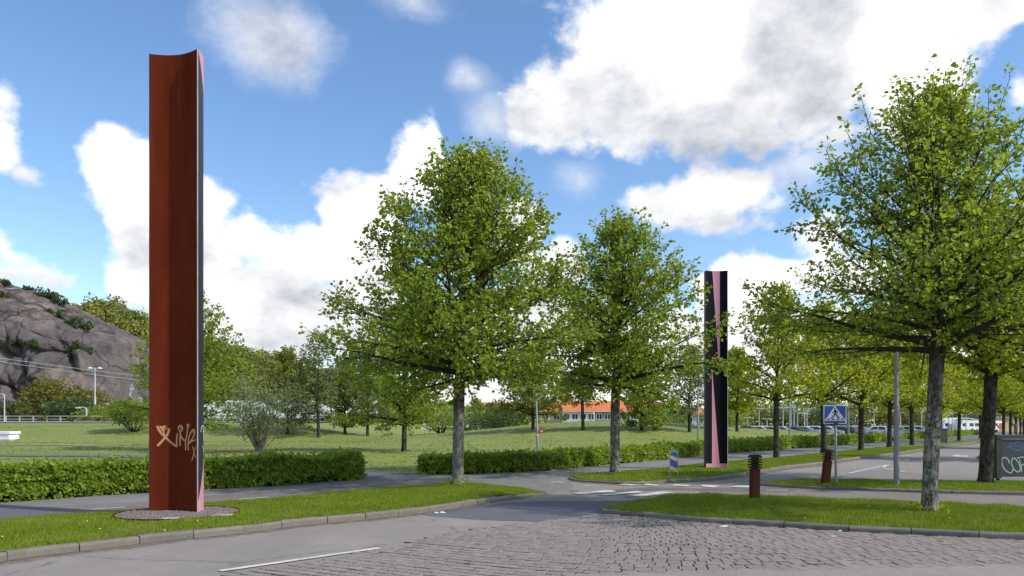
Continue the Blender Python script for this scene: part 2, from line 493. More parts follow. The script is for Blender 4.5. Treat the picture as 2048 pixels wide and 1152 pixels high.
def grass_mat(name, a, b, c_, scale=1.0, soil=0.0, dry=None):
    t = NT(name); p = t.pos(False)
    f = t.noise(p, .55 * scale, 5, .6); g_ = t.noise(p, 4.0 * scale, 5, .65); h = t.noise(p, 45 * scale, 3, .7)
    rn = t.n('ShaderNodeAttribute', attribute_name='rnd').outputs['Fac']
    c = t.mix(t.ramp(f, [(.35, 0.0), (.65, 1.0)]), a, b)
    c = t.mix(t.ramp(g_, [(.40, 0.0), (.70, .8)]), c, c_)
    c = t.mix(t.math('MULTIPLY', rn, .38), c, tuple(min(1, x * 1.55) for x in b))
    c = t.mix(t.ramp(h, [(.35, .4), (.55, 0.0)]), c, tuple(x * .45 for x in a))
    if dry:
        k = t.ramp(t.noise(p, .8 * scale, 6, .75), [(.50, 0.0), (.68, .7)])
        c = t.mix(k, c, dry)
    if soil:
        k = t.ramp(t.noise(p, 1.6, 6, .7), [(.66, 0.0), (.74, soil)])
        c = t.mix(k, c, (.10, .075, .05))
    pb = t.bsdf(c, .75, .18, 0, t.bump(h, .03, .6))
    return t.m, t, c
M['lawn'] = grass_mat('lawn', (.120, .170, .020), (.170, .215, .026), (.100, .150, .018))[0]
def blade_mat(name, a, b, c_, dry):
    m, t, c = grass_mat(name, a, b, c_, dry=dry)
    pb = [n for n in t.t.nodes if n.type == 'BSDF_PRINCIPLED'][0]
    for l_ in list(pb.inputs['Normal'].links): t.t.links.remove(l_)
    tr = t.n('ShaderNodeBsdfTranslucent'); t.l(c, tr.inputs[0])
    mx = t.n('ShaderNodeMixShader', inp={0: .4}); t.l(pb.outputs[0], mx.inputs[1]); t.l(tr.outputs[0], mx.inputs[2]); t.l(mx.outputs[0], t.out.inputs[0])
    return m
M['blade'] = blade_mat('lawn_blade', (.170, .240, .018), (.260, .315, .028), (.120, .195, .013), (.30, .29, .08))
M['meadow'] = grass_mat('meadow', (.180, .225, .050), (.235, .270, .068), (.155, .205, .044), .45, .0, (.22, .205, .08))[0]
M['meadow_blade'] = blade_mat('meadow_blade', (.210, .265, .055), (.265, .300, .078), (.180, .240, .048), (.25, .24, .10))

def rust(name, a, b, rough=.55, spec=.35):
    t = NT(name); p = t.pos()
    f = t.noise(p, 3.2, 6, .6, mp=(1, 1, .18)); g_ = t.noise(p, 55, 4, .7); s_ = t.noise(p, 16, 4, .6, mp=(1, 1, .05))
    c = t.mix(t.ramp(f, [(.35, 0.0), (.65, 1.0)]), a, b)
    c = t.mix(t.ramp(g_, [(.35, .35), (.6, 0.0)]), c, tuple(x * .6 for x in a))
    c = t.mix(t.ramp(s_, [(.60, 0.0), (.75, .18)]), c, (.26, .10, .06))
    d = t.n('ShaderNodeBsdfDiffuse', inp={'Color': c, 'Roughness': .6}); t.l(t.bump(g_, .002, .5), d.inputs['Normal']); t.l(d.outputs[0], t.out.inputs[0])
    return t.m
M['corten'] = rust('weathering_steel', (.112, .021, .009), (.148, .030, .013), .85, .03)
M['rust_post'] = rust('rusty_post', (.085, .032, .022), (.120, .044, .028), .8, .1)
M['rust_dark'] = rust('rusty_cap', (.045, .026, .021), (.068, .038, .029), .8, .1)
M['black_paint'] = plain('dark_navy_paint', (.016, .018, .028), .55, .5, var=.15, scale=3, bump=.0005)
M['black_face'] = plain('black_paint', (.010, .010, .015), .8, .08, var=.2, scale=3, bump=.0005)
M['pink'] = plain('pink_paint', (.56, .25, .32), .5, .4, var=.05, scale=3, dirt=.12)
M['red_paint'] = plain('red_paint', (.55, .05, .07), .5, .4)
M['steel_edge'] = plain('bare_steel_edge', (.55, .50, .46), .4, .5)

def spray(name, col, dens=1.0):
    t = NT(name)
    a = t.n('ShaderNodeAttribute', attribute_name='al').outputs['Fac']
    k = t.math('MULTIPLY', t.math('MULTIPLY', a, a), dens)
    pb = t.bsdf(col, .6, .3)
    tr = t.n('ShaderNodeBsdfTransparent')
    mx = t.n('ShaderNodeMixShader'); t.l(k, mx.inputs[0]); t.l(tr.outputs[0], mx.inputs[1]); t.l(pb.outputs[0], mx.inputs[2])
    t.l(mx.outputs[0], t.out.inputs[0])
    return t.m
M['spray_tan'] = spray('tan_spray', (.66, .36, .17), .9)
M['spray_white'] = spray('white_spray', (.80, .82, .84), .95)
M['spray_grey'] = spray('grey_spray', (.42, .50, .52), .9)
M['spray_blue'] = spray('blue_spray', (.05, .22, .42), .9)

def stone_mat(name, a, b, scale=7):
    t = NT(name); p = t.pos(False)
    oi = t.n('ShaderNodeObjectInfo').outputs['Random']
    f = t.noise(p, scale, 5, .6); g_ = t.noise(p, 90, 3, .75)
    c = t.mix(t.ramp(f, [(.3, 0.0), (.7, 1.0)]), a, b)
    rn = t.n('ShaderNodeAttribute', attribute_name='rnd').outputs['Fac']
    k = t.math('ADD', oi, rn)
    c = t.mix(t.math('MULTIPLY', t.math('FRACT', k), .45), c, tuple(x * .62 for x in a))
    k2 = t.math('FRACT', t.math('MULTIPLY', k, 7.13))
    c = t.mix(t.math('MULTIPLY', k2, .35), c, (.25, .19, .165))
    c = t.mix(t.ramp(g_, [(.35, .5), (.5, 0.0)]), c, tuple(x * .4 for x in a))
    c = t.mix(t.ramp(g_, [(.58, 0.0), (.7, .4)]), c, tuple(min(1, x * 1.7) for x in b))
    t.bsdf(c, .85, .3, 0, t.bump(g_, .006, .7))
    return t.m
M['kerb'] = stone_mat('granite_kerb', (.150, .140, .118), (.215, .198, .165))
M['kerb_dark'] = stone_mat('granite_kerb_dark', (.13, .125, .118), (.20, .19, .175))
M['sett'] = stone_mat('granite_sett', (.215, .190, .172), (.290, .256, .230))
M['mortar'] = plain('joint_soil', (.092, .080, .068), .95, .1, var=.3, scale=20, bump=.01)
M['soil'] = plain('bare_soil', (.13, .095, .07), .95, .1, var=.35, scale=5, bump=.03)
M['dirtpath'] = plain('dirt_path', (.27, .21, .17), .95, .1, var=.2, scale=3, bump=.01)
M['gravel'] = stone_mat('red_gravel', (.17, .125, .12), (.26, .21, .20), 12)
M['concrete'] = plain('concrete', (.36, .35, .33), .85, .2, var=.12, scale=5, bump=.003, dirt=.25)
M['white_stone'] = plain('white_stone', (.62, .60, .56), .8, .2)
M['black'] = plain('black_rubber', (.012, .012, .013), .7, .3)
M['galv'] = plain('galvanised_steel', (.27, .29, .31), .5, .5, .3, var=.1, scale=4)
M['galv_light'] = plain('pale_galvanised_steel', (.48, .49, .50), .5, .5, .1, var=.1)
M['grey_paint'] = plain('grey_paint', (.20, .20, .21), .5, .5, var=.08)
M['sign_blue'] = plain('sign_blue', (.004, .055, .36), .35, .5, var=.06)
M['sign_white'] = plain('sign_white', (.66, .68, .68), .4, .5, var=.04)
M['sign_black'] = plain('sign_black', (.012, .012, .016), .5, .4)
M['sign_yellow'] = plain('sign_yellow', (.50, .34, .05), .45, .5, var=.12, dirt=.2)
M['sign_red'] = plain('sign_red', (.50, .012, .014), .4, .5, var=.05)
M['board'] = plain('dark_board', (.030, .035, .042), .45, .5, var=.2, scale=2, dirt=.2)
M['board_frame'] = plain('board_frame', (.032, .032, .030), .6, .4, var=.2, scale=6, dirt=.3)
M['white_paint'] = plain('white_panel', (.74, .75, .76), .5, .4, var=.04)
M['glass_dark'] = plain('dark_glass', (.02, .026, .034), .08, .6, var=.1)
M['tile_red'] = plain('red_roof_tile', (.53, .165, .065), .8, .2, var=.14, scale=1.5)
M['wall_white'] = plain('white_render', (.60, .63, .67), .85, .2, var=.05)
M['wall_green'] = plain('grey_green_render', (.20, .235, .21), .85, .2, var=.08)
M['wall_yellow'] = plain('yellow_render', (.55, .44, .25), .85, .2, var=.06)
M['brick_red'] = plain('red_chimney', (.30, .09, .06), .9, .2)
M['blue_hall'] = plain('blue_cladding', (.02, .12, .45), .5, .4, var=.05)
M['lens'] = plain('lamp_lens', (.65, .67, .68), .3, .5)
M['cardboard'] = plain('cardboard', (.50, .36, .22), .9, .1)
M['car_white'] = plain('white_car_paint', (.62, .63, .66), .22, .6, var=.02)
M['car_silver'] = plain('silver_car_paint', (.36, .38, .41), .25, .6, .3, var=.02)
M['car_dark'] = plain('dark_car_paint', (.045, .05, .06), .22, .6, var=.02)
M['car_blue'] = plain('blue_grey_car_paint', (.13, .17, .24), .22, .6, var=.02)
M['car_red'] = plain('red_car_paint', (.30, .03, .03), .22, .6, var=.02)
M['tail_red'] = plain('tail_light', (.45, .01, .01), .3, .5)

# ================================================================== GROUND
def ground_mesh():
    xs = np.unique(np.concatenate([np.linspace(-420, -80, 24), np.linspace(-80, 110, 150), np.linspace(110, 420, 22)]))
    ys = np.unique(np.concatenate([np.linspace(-60, 8, 10), np.linspace(8, 105, 120), np.linspace(105, 150, 14), np.linspace(150, 900, 22)]))
    V = np.array([(x, y, H(x, y)) for y in ys for x in xs])
    nx = len(xs); F = []
    for j in range(len(ys) - 1):
        a = np.arange(nx - 1) + j * nx
        F.append(np.stack([a, a + 1, a + nx + 1, a + nx], 1))
    me = np_mesh('ground', V, np.concatenate(F), M['meadow'], smooth=True)
    return tag(link(bpy.data.objects.new('ground', me)), kind='structure')
ground_mesh()

def PG(lst, z=0.0): return [G(a, b, z) for a, b in lst]

def sheet(name, poly, z, m, kind='structure', parent=None):
    return tag(MB().sheet(poly, z).build(name, m, parent, fix=False), kind=kind if parent is None else None)

road_poly = [(-60, -38), (-30, -6.1), (100, 135), (260, 320), (300, 60), (120, -40)]
sheet('road', road_poly, 0.0, M['road'])

A_FRONT = PG([(-330, 1172), (0, 1124), (79, 1113), (208, 1098), (316, 1084), (413, 1075), (504, 1065), (582, 1054), (656, 1047), (723, 1041), (787, 1034), (844, 1027), (901, 1019), (960, 1008), (1010, 999), (1060, 992), (1094, 988.5)])
A_BACK = PG([(-330, 1078), (0, 1043), (81, 1035), (181, 1028), (291, 1021), (410, 1009), (560, 997), (712, 982), (851, 971), (903, 968), (971, 970), (1037, 978), (1094, 987.5)])
G_FRONT = PG([(1203, 1028), (1296, 1037), (1386, 1046), (1490, 1053), (1593, 1059), (1707, 1066), (1831, 1072), (1966, 1079), (2048, 1082), (2400, 1096)])
G_BACK = PG([(1208, 1022), (1260, 1010), (1324, 996.5), (1366, 991), (1420, 991.5), (1490, 994), (1614, 999), (1842, 1008), (2048, 1017), (2400, 1036)])
E_FRONT = PG([(1521, 971.5), (1560, 974.5), (1643, 979), (1758, 983), (1879, 987), (2048, 991), (2400, 1001)])
E_BACK = PG([(1521, 970.5), (1554, 966), (1600, 962), (1700, 962), (2048, 965.5), (2400, 969)])
C_FRONT = PG([(1150, 953), (1139, 956), (1136, 958.5), (1145, 962), (1178, 965.5), (1247, 969), (1285, 969), (1351, 964), (1400, 962), (1454, 956), (1500, 949), (1572, 938), (1647, 929), (1704, 920), (1790, 910), (1854, 899.5), (1918, 891), (1975, 883)])
C_BACK = PG([(1150, 952.5), (1223, 947), (1337, 937), (1408, 927), (1455, 924), (1550, 917), (1647, 907), (1722, 899.5), (1779, 893.5), (1824, 888), (1918, 881), (1985, 875.5)])
H_FRONT = PG([(1956, 917), (1986, 928), (2048, 934), (2400, 948)])
H_BACK = PG([(1956, 915), (1968, 901), (1985, 889), (2048, 876), (2200, 868)])

HEDGE_LINE = [(-15.9, 9.4)] + PG([(0, 1006), (197, 992), (417, 979), (560, 972), (723, 959), (780, 952), (845, 949.5), (928, 949), (1094, 942), (1212, 930), (1337, 919), (1408, 911), (1455, 906), (1632, 894), (1772, 883), (1829, 878), (1958, 869.5)])
sheet('footpath', HEDGE_LINE + list(reversed(C_BACK)) + [G(1136, 958.5), G(1150, 975), G(1094, 987)] + list(reversed(A_BACK)), .004, M['path'])
sheet('bike_lane', [(-11.3, 12.5)] + PG([(0, 1019), (291, 1003), (417, 992), (560, 983), (712, 972.5), (851, 963.5), (905, 962), (930, 968)]) + list(reversed(A_BACK))[3:], .008, M['bike'])
sheet('bike_lane_patch', PG([(-80, 1024), (52, 1017.5), (161, 1026), (97, 1033), (-80, 1046)]), .012, M['patch'])
sheet('asphalt_patch', PG([(850, 1031), (900, 1021), (1006, 1006), (1100, 1002), (1191, 1003), (1290, 1000), (1240, 1012), (1212, 1018), (1191, 1027), (1085, 1044), (960, 1040)]), .004, M['patch'])
sheet('crossing_path', PG([(1366, 990), (1490, 993.5), (1614, 998.5), (1842, 1007.5), (2048, 1016.5), (2400, 1036), (2400, 1001), (2048, 991), (1879, 987), (1758, 983), (1643, 979), (1523, 972), (1430, 979)]), .004, M['brownpath'])
sheet('red_crossing', PG([(1205, 981), (1300, 974.5), (1400, 977), (1470, 976), (1523, 974), (1600, 979.5), (1560, 985), (1440, 982), (1330, 980), (1240, 984)]), .008, M['bikex'])
sheet('paved_strip', PG([(1640, 961.5), (1700, 948), (1775, 938), (1813, 944.5), (1900, 949), (1990, 953), (2048, 955), (2300, 960), (2300, 968), (1700, 961.5)]), .004, M['strip'])

# ---------------- road markings
def stripe(mb, a, b, w, z=.012):
    a = Vector((*a, 0)); b = Vector((*b, 0)); d = (b - a).normalized(); n = Vector((-d.y, d.x, 0)) * w / 2
    p = [a - n, b - n, b + n, a + n]
    mb.quad(*[(q.x, q.y, z) for q in p])
def marking(a, b, w, name='lane_marking', z=.012):
    mb = MB(); stripe(mb, G(*a), G(*b), w, z)
    return tag(mb.build(name, M['line'], fix=False), kind='structure')
marking((440, 1143.5), (758, 1097.5), .10, 'edge_line')
for a, b in (((161, 1022), (249, 1016)), ((476, 1000), (536, 995.5)), ((707, 981), (754, 977.5)), ((-150, 1049), (-60, 1041))):
    marking(a, b, .09, 'lane_marking', .016)
for a, b in (((1004, 958), (1035, 956)), ((1185, 947), (1207, 945)), ((1270, 940), (1289, 938)), ((1400, 930), (1420, 928.5)), ((1465, 921), (1480, 920)), ((1595, 909.5), (1605, 909)),
             ((1094, 950), (1113, 952)), ((1119, 952.5), (1128, 951.5)), ((1101, 966), (1112, 964.5)), ((1116, 964), (1126, 966)), ((1165, 972), (1197, 972.5)), ((1533, 981), (1576, 981.5)), ((1698, 947), (1775, 930)), ((1770, 937.5), (1812, 944.5)), ((1801, 913), (1822, 911)), ((1810, 921), (1819, 919.5))):
    marking(a, b, .10, 'lane_marking', .012)
mb = MB()
for q in ([(1901, 912.5), (1919, 909), (1917, 911.5), (1936, 911.6), (1936, 913.6), (1912, 913.6)],): mb.sheet(PG(q), .012)
tag(mb.build('turn_arrow', M['line'], fix=False), kind='structure')
mb = MB(); mb.sheet(PG([(1763, 935), (1776, 929), (1779, 930), (1768, 936)]), .012); tag(mb.build('turn_arrow', M['line'], fix=False), kind='structure')
zeb = [[(1143, 987), (1157, 989.5), (1233, 985), (1223, 981)], [(1195, 990.6), (1212, 992), (1289, 985.5), (1275, 983)], [(1257, 992), (1285, 994.5), (1348, 986.5), (1327, 983.6)], [(1327, 994.5), (1348, 996), (1414, 988), (1393, 985.5)],
       [(1236, 970), (1262, 972), (1284, 971), (1250, 968.5)], [(1285, 970.5), (1310, 972.7), (1326, 971), (1295, 968.5)], [(1344, 972), (1372, 974), (1383, 971.5), (1351, 970)], [(1400, 973.3), (1428, 976), (1442, 972.3), (1407, 970.7)], [(1462, 975), (1495, 976), (1505, 972.2), (1475, 972)]]
for q in zeb:
    tag(MB().sheet(PG(q), .016).build('zebra_stripe', M['line'], fix=False), kind='structure')

# ---------------- kerbs: every stone an object
def resample(pts, n=None, step=None):
    P = [Vector((p[0], p[1], 0)) for p in pts]
    L = [0]
    for a, b in zip(P, P[1:]): L.append(L[-1] + (b - a).length)
    if n is None: n = max(2, int(round(L[-1] / step)) + 1)
    out = []; k = 0
    for i in range(n):
        d = L[-1] * i / (n - 1)
        while k < len(L) - 2 and L[k + 1] < d: k += 1
        t = (d - L[k]) / max(1e-9, L[k + 1] - L[k]); out.append(P[k].lerp(P[k + 1], t))
    return out, L[-1]

def kerb(pts, length, h, mat, width=.13, flush_to=None, far=None, name='kerb'):
    """h: function of fraction along the line"""
    root = empty(name, (pts[0][0], pts[0][1], 0)); tag(root, kind='structure')
    fine_, L = resample(pts, step=.05)
    pos = 0.0; i = 0
    rg = random.Random(len(pts) * 31)
    def at(d):
        t = max(0, min(1, d / L)) * (len(fine_) - 1); k = min(int(t), len(fine_) - 2)
        p = fine_[k].lerp(fine_[k + 1], t - k)
        k0 = max(0, k - 3); k1 = min(len(fine_) - 1, k + 4)
        return p, (fine_[k1] - fine_[k0]).normalized()
    while pos < L - .1:
        ln = length * rg.uniform(.9, 1.1)
        p0, _ = at(pos)
        if far and p0.y > far: ln = 4.0
        end = min(pos + ln, L)
        gap = .012 if ln < 2 else .02
        a0, a1 = pos + gap / 2, end - gap / 2
        n = 5
        hh = h((a0 + a1) / 2 / L) + rg.uniform(-.006, .006)
        off = rg.uniform(-.008, .008)
        mb = MB(); rings = []
        for j in range(n):
            p, d = at(a0 + (a1 - a0) * j / (n - 1))
            nn = Vector((-d.y, d.x, 0)); q = p + nn * off
            jz = lambda s=.004: rg.uniform(-s, s)
            e = .010 if 0 < j < n - 1 else .016
            pr = [(0.0, -.06), (-.004 + jz(), hh - .03 + jz()), (.003 + jz(), hh - e + jz(.002)), (.016 + jz(), hh + jz(.002)), (width - .01, hh + jz(.002)), (width, hh - .015), (width, -.06)]
            c = Vector(root.location)
            rings.append([(q.x + nn.x * u - c.x, q.y + nn.y * u - c.y, z) for u, z in pr])
        mb.loft(rings)
        o = mb.build('kerb_stone', mat, root)
        pos = end; i += 1
    return root
kerb(A_FRONT, .73, lambda t: .108 if t < .80 else .108 - .085 * (t - .8) / .2, M['kerb'])
kerb([G(1094, 988.5), G(1160, 982.5)], .8, lambda t: .018, M['kerb'])
kerb(G_FRONT, .84, lambda t: .088 + .012 * min(1, t * 3), M['kerb_dark'])
kerb([G(1203, 1028), G(1207, 1021.5), G(1229, 1016)][::-1], .5, lambda t: .085, M['kerb'], width=.10)
kerb(E_FRONT, .85, lambda t: .07 + .02 * t, M['kerb_dark'])
kerb(C_FRONT, .85, lambda t: .05 + .06 * min(1, t * 5), M['kerb'], far=48)
kerb(H_FRONT, .85, lambda t: .09, M['kerb_dark'])

# ---------------- lawns
LAWN_TRIS = []
def lawn(name, front, back, hf=.095, hb=.03, off=.12, crown=.03, nx=60, ny=8, tip=None):
    f, _ = resample(front, n=nx); b, _ = resample(back, n=nx)
    V = []; F = []
    for i in range(nx):
        p, q = f[i], b[i]
        d = (q - p); hfi = hf if tip is None else hf * (1 - sst(tip[0], tip[1], i / nx)) + .012
        if d.length > .3: p = p + d.normalized() * off
        for j in range(ny + 1):
            t = j / ny; c = p.lerp(q, t)
            z = hfi * (1 - t) + hb * t + crown * min(1, d.length) * math.sin(PI * t) + .012 * mn.noise(c * 1.1)
            V.append((c.x, c.y, z))
        V.append((q.x, q.y, -.02))
    k = ny + 2
    for i in range(nx - 1):
        for j in range(ny + 1):
            F.append((i * k + j, (i + 1) * k + j, (i + 1) * k + j + 1, i * k + j + 1))
    me = bpy.data.meshes.new(name); me.from_pydata(V, [], F); me.materials.append(M['lawn'])
    me.polygons.foreach_set('use_smooth', [True] * len(F)); me.update()
    o = tag(link(bpy.data.objects.new(name, me)), kind='structure')
    V = np.array(V); F = np.array(F)
    tr = np.concatenate([V[F[:, [0, 1, 2]]], V[F[:, [0, 2, 3]]]])
    return tr
def blades(name, tr, dens, hmin, hmax, w, mat, keep=None, ymax=1e9, seed=1, lean=.6):
    r = np.random.default_rng(seed)
    ar = np.linalg.norm(np.cross(tr[:, 1] - tr[:, 0], tr[:, 2] - tr[:, 0]), axis=1) / 2
    c = tr.mean(1)
    ok = (np.abs(c[:, 0]) < c[:, 1] * .74 + .6) & (c[:, 1] < ymax) & (c[:, 1] > 6)
    tr = tr[ok]; ar = ar[ok]
    n = int(ar.sum() * dens)
    k = r.choice(len(tr), n, p=ar / ar.sum())
    a, b = r.random(n), r.random(n); fl = a + b > 1; a[fl] = 1 - a[fl]; b[fl] = 1 - b[fl]
    P = tr[k, 0] + (tr[k, 1] - tr[k, 0]) * a[:, None] + (tr[k, 2] - tr[k, 0]) * b[:, None]
    cl = np.sin(P[:, 0] * 5.1 + np.sin(P[:, 1] * 3.7) * 2) * np.sin(P[:, 1] * 4.3 + P[:, 0] * 1.3) * .5 + .5
    keepm = (r.random(n) < .55 + .45 * cl) & (P[:, 2] > -.01)
    if keep is not None: keepm &= keep(P)
    P = P[keepm]; cl = cl[keepm]; n = len(P)
    hgt = (hmin + (hmax - hmin) * r.random(n) ** 1.6) * (.65 + .6 * cl)
    th = r.random(n) * 2 * PI; u = np.stack([np.cos(th), np.sin(th), np.zeros(n)], 1)
    ph = r.random(n) * 2 * PI; ln = lean * hgt * r.random(n)
    tip = P + np.stack([np.cos(ph) * ln, np.sin(ph) * ln, hgt], 1)
    ww = (w * (.6 + .8 * r.random(n)))[:, None]
    P0 = P - np.array([0, 0, .008])
    V = np.stack([P0 - u * ww / 2, P0 + u * ww / 2, tip], 1).reshape(-1, 3)
    F = np.arange(3 * n).reshape(-1, 3)
    o = link(bpy.data.objects.new(name, np_mesh(name, V, F, mat, rnd=r.random(n))))
    return tag(o, kind='stuff')
def tg(o, label, cat='grass'): return tag(o, label, cat)

RING = Vector((-5.60, 12.58))
C2 = Vector(G(1430, 939.5))
notring = lambda P: (np.hypot(P[:, 0] - RING.x, P[:, 1] - RING.y) > 1.0)
tg(blades('lawn_grass', lawn('lawn', A_FRONT, A_BACK, hb=.02, tip=(.80, .99)), 3400, .025, .055, .013, M['blade'], notring, seed=2), 'short grass on the long strip round the rusty column')
tg(blades('lawn_grass', lawn('lawn', G_FRONT, G_BACK, hf=.088), 3600, .03, .075, .013, M['blade'], seed=3), 'lush grass of the island in front of the setts with the nearest tree')
tg(blades('lawn_grass', lawn('lawn', E_FRONT, E_BACK, hf=.075, crown=.02), 1700, .03, .07, .017, M['blade'], ymax=40, seed=4), 'grass of the narrow island under the crossing sign')
tg(blades('lawn_grass', lawn('lawn', C_FRONT, C_BACK, hf=.07, hb=.03), 900, .03, .065, .022, M['blade'], lambda P: np.hypot(P[:, 0] - C2.x, P[:, 1] - C2.y) > .55, ymax=50, seed=5), 'grass verge round the black and pink column')
lawn('lawn', H_FRONT, H_BACK, hf=.10)

# ---------------- meadow blades: tufts thrown over the terrain
def meadow():
    r = np.random.default_rng(9)
    n = 90000
    y = 17 + (85 - 17) * r.random(n) ** 1.15; x = (r.random(n) * 2 - 1) * y * .74
    s = -.743 * (x + 4.3) + .669 * (y - 21.6)
    ok = (s > 1.3) & (r.random(n) < np.clip(1.3 - y / 110, .2, 1)) & (y < 72)
    x, y = x[ok], y[ok]
    n = len(x)
    cl = np.sin(x * .9 + np.sin(y * .7) * 2) * np.sin(y * .8 + x * .3) * .5 + .5
    z = np.array([H(a, b) for a, b in zip(x, y)])
    sel = ~((x < -9) & (np.abs(y - 33) < 2.2) & (x > -40)) 
    x, y, z, cl = x[sel], y[sel], z[sel], cl[sel]; n = len(x)
    hgt = (.025 + .06 * r.random(n) ** 2) * (.5 + .9 * cl)
    th = r.random(n) * 2 * PI; ww = .012 + .0007 * y
    P = np.stack([x, y, z - .01], 1); u = np.stack([np.cos(th), np.sin(th), 0 * th], 1) * ww[:, None]
    tip = P + np.stack([.05 * np.cos(th * 3), .05 * np.sin(th * 3), hgt], 1)
    V = np.stack([P - u, P + u, tip], 1).reshape(-1, 3)
    o = link(bpy.data.objects.new('meadow_grass', np_mesh('meadow_grass', V, np.arange(3 * n).reshape(-1, 3), M['meadow_blade'], rnd=r.random(n))))
    tag(o, 'rough meadow grass over the low rise behind the hedges', 'grass', kind='stuff')
meadow()

# paths and bare soil draped over the meadow
def drape(name, pts, w, m, dz=.025, n=60, kind='structure'):
    c, _ = resample(pts, n=n); mb = MB(); rings = []
    for i, p in enumerate(c):
        d = (c[min(i + 1, n - 1)] - c[max(i - 1, 0)]).normalized(); nn = Vector((-d.y, d.x, 0))
        t = i / (n - 1); ww = (w(t) if callable(w) else w) / 2
        rings.append([((q := p + nn * ww * e).x, q.y, H(q.x, q.y) + dz) for e in (-1, -.33, .33, 1)])
    mb.loft(rings, caps=False, closed=False)
    return tag(mb.build(name, m, smooth=True, fix=False), kind=kind)
drape('park_path', [(-1.5, 21.2), (-3.4, 22.8), (-6.0, 25.0), (-10, 27.8), (-14.5, 31.5), (-22, 33.2), (-45, 33.5)], lambda t: 2.6 - .7 * min(1, t * 3), M['parkpath'])
drape('dirt_track', [(-38, 50.0), (-34, 49.6), (-29, 48.5), (-24, 47.5), (-20, 47), (-14.5, 46.0)], lambda t: .5 + 2.6 * math.exp(-((t - .32) / .18) ** 2), M['dirtpath'])
drape('bare_soil', [(-18.0, 36.2), (-16, 36.6), (-13.5, 36.8), (-11.0, 35.5)], lambda t: 3.4 * math.sin(PI * min(.98, max(.02, t))), M['soil'])

# ---------------- granite setts
SETT_POLY = PG([(360, 1175), (450, 1153), (600, 1129), (775, 1098), (883, 1070), (1015, 1051), (1085, 1044.5), (1203, 1029)]) + [(p[0], p[1] - .02) for p in G_FRONT[1:9]] + PG([(2250, 1090), (2250, 1128), (2048, 1130), (1780, 1134), (1614, 1137.5), (1407, 1144), (1200, 1149), (1000, 1166), (900, 1190), (360, 1200)])
def inpoly(x, y, P):
    c = False; j = len(P) - 1
    for i in range(len(P)):
        if (P[i][1] > y) != (P[j][1] > y) and x < (P[j][0] - P[i][0]) * (y - P[i][1]) / (P[j][1] - P[i][1]) + P[i][0]: c = not c
        j = i
    return c
sett_bed = sheet('sett_paving', SETT_POLY, .003, M['mortar'])
sheet('road_apron', PG([(360, 1200), (360, 1172), (900, 1171), (1000, 1166), (1200, 1149), (1407, 1144), (1614, 1137.5), (1780, 1134), (2048, 1130), (2250, 1128)]) + [(9.5, 8.9), (9.5, 3.5), (-4, 3.5)], .0195, M['road'])

def grit(pts, w, seed):
    """sand and dirt gathered in the gutter"""
    if 'grit' not in M:
        t = NT('gutter_grit'); p = t.pos(False)
        a = t.n('ShaderNodeAttribute', attribute_name='al').outputs['Fac']
        f = t.noise(p, 7, 6, .7); g_ = t.noise(p, 90, 3, .8)
        k = t.math('MULTIPLY', t.ramp(t.math('ADD', t.math('MULTIPLY', f, .75), t.math('MULTIPLY', g_, .25)), [(.40, 0.0), (.60, 1.0)]), a)
        c = t.mix(g_, (.07, .055, .04), (.26, .20, .14))
        pb = t.bsdf(c, .95, .1); tr = t.n('ShaderNodeBsdfTransparent'); mx = t.n('ShaderNodeMixShader'); t.l(k, mx.inputs[0]); t.l(tr.outputs[0], mx.inputs[1]); t.l(pb.outputs[0], mx.inputs[2]); t.l(mx.outputs[0], t.out.inputs[0])
        M['grit'] = t.m
    c, L = resample(pts, step=.15); V = []; F = []; A = []; n = len(c)
    for i, p in enumerate(c):
        d = (c[min(i + 1, n - 1)] - c[max(i - 1, 0)]).normalized(); nn = Vector((d.y, -d.x, 0))
        ww = w * (.7 + .8 * abs(mn.noise(Vector((i * .13, seed, 0)))) + .3 * mn.noise(Vector((i * .5, seed, 3))))
        for e, al in ((-.02, 1), (.35, .85), (.7, .45), (1, 0)):
            q = p + nn * ww * e; V.append((q.x, q.y, .0105 if w < .3 else .0105)); A.append(al)
    for i in range(n - 1):
        for k in range(3): F.append((i * 4 + k, (i + 1) * 4 + k, (i + 1) * 4 + k + 1, i * 4 + k + 1))
    me = bpy.data.meshes.new('gutter_grit'); me.from_pydata(V, [], F); me.materials.append(M['grit'])
    at = me.attributes.new('al', 'FLOAT', 'POINT'); at.data.foreach_set('value', A); me.update()
    tag(link(bpy.data.objects.new('gutter_grit', me)), kind='structure')
grit(A_FRONT, .34, 1); grit(C_FRONT[3:], .45, 2); grit(E_FRONT, .25, 3)

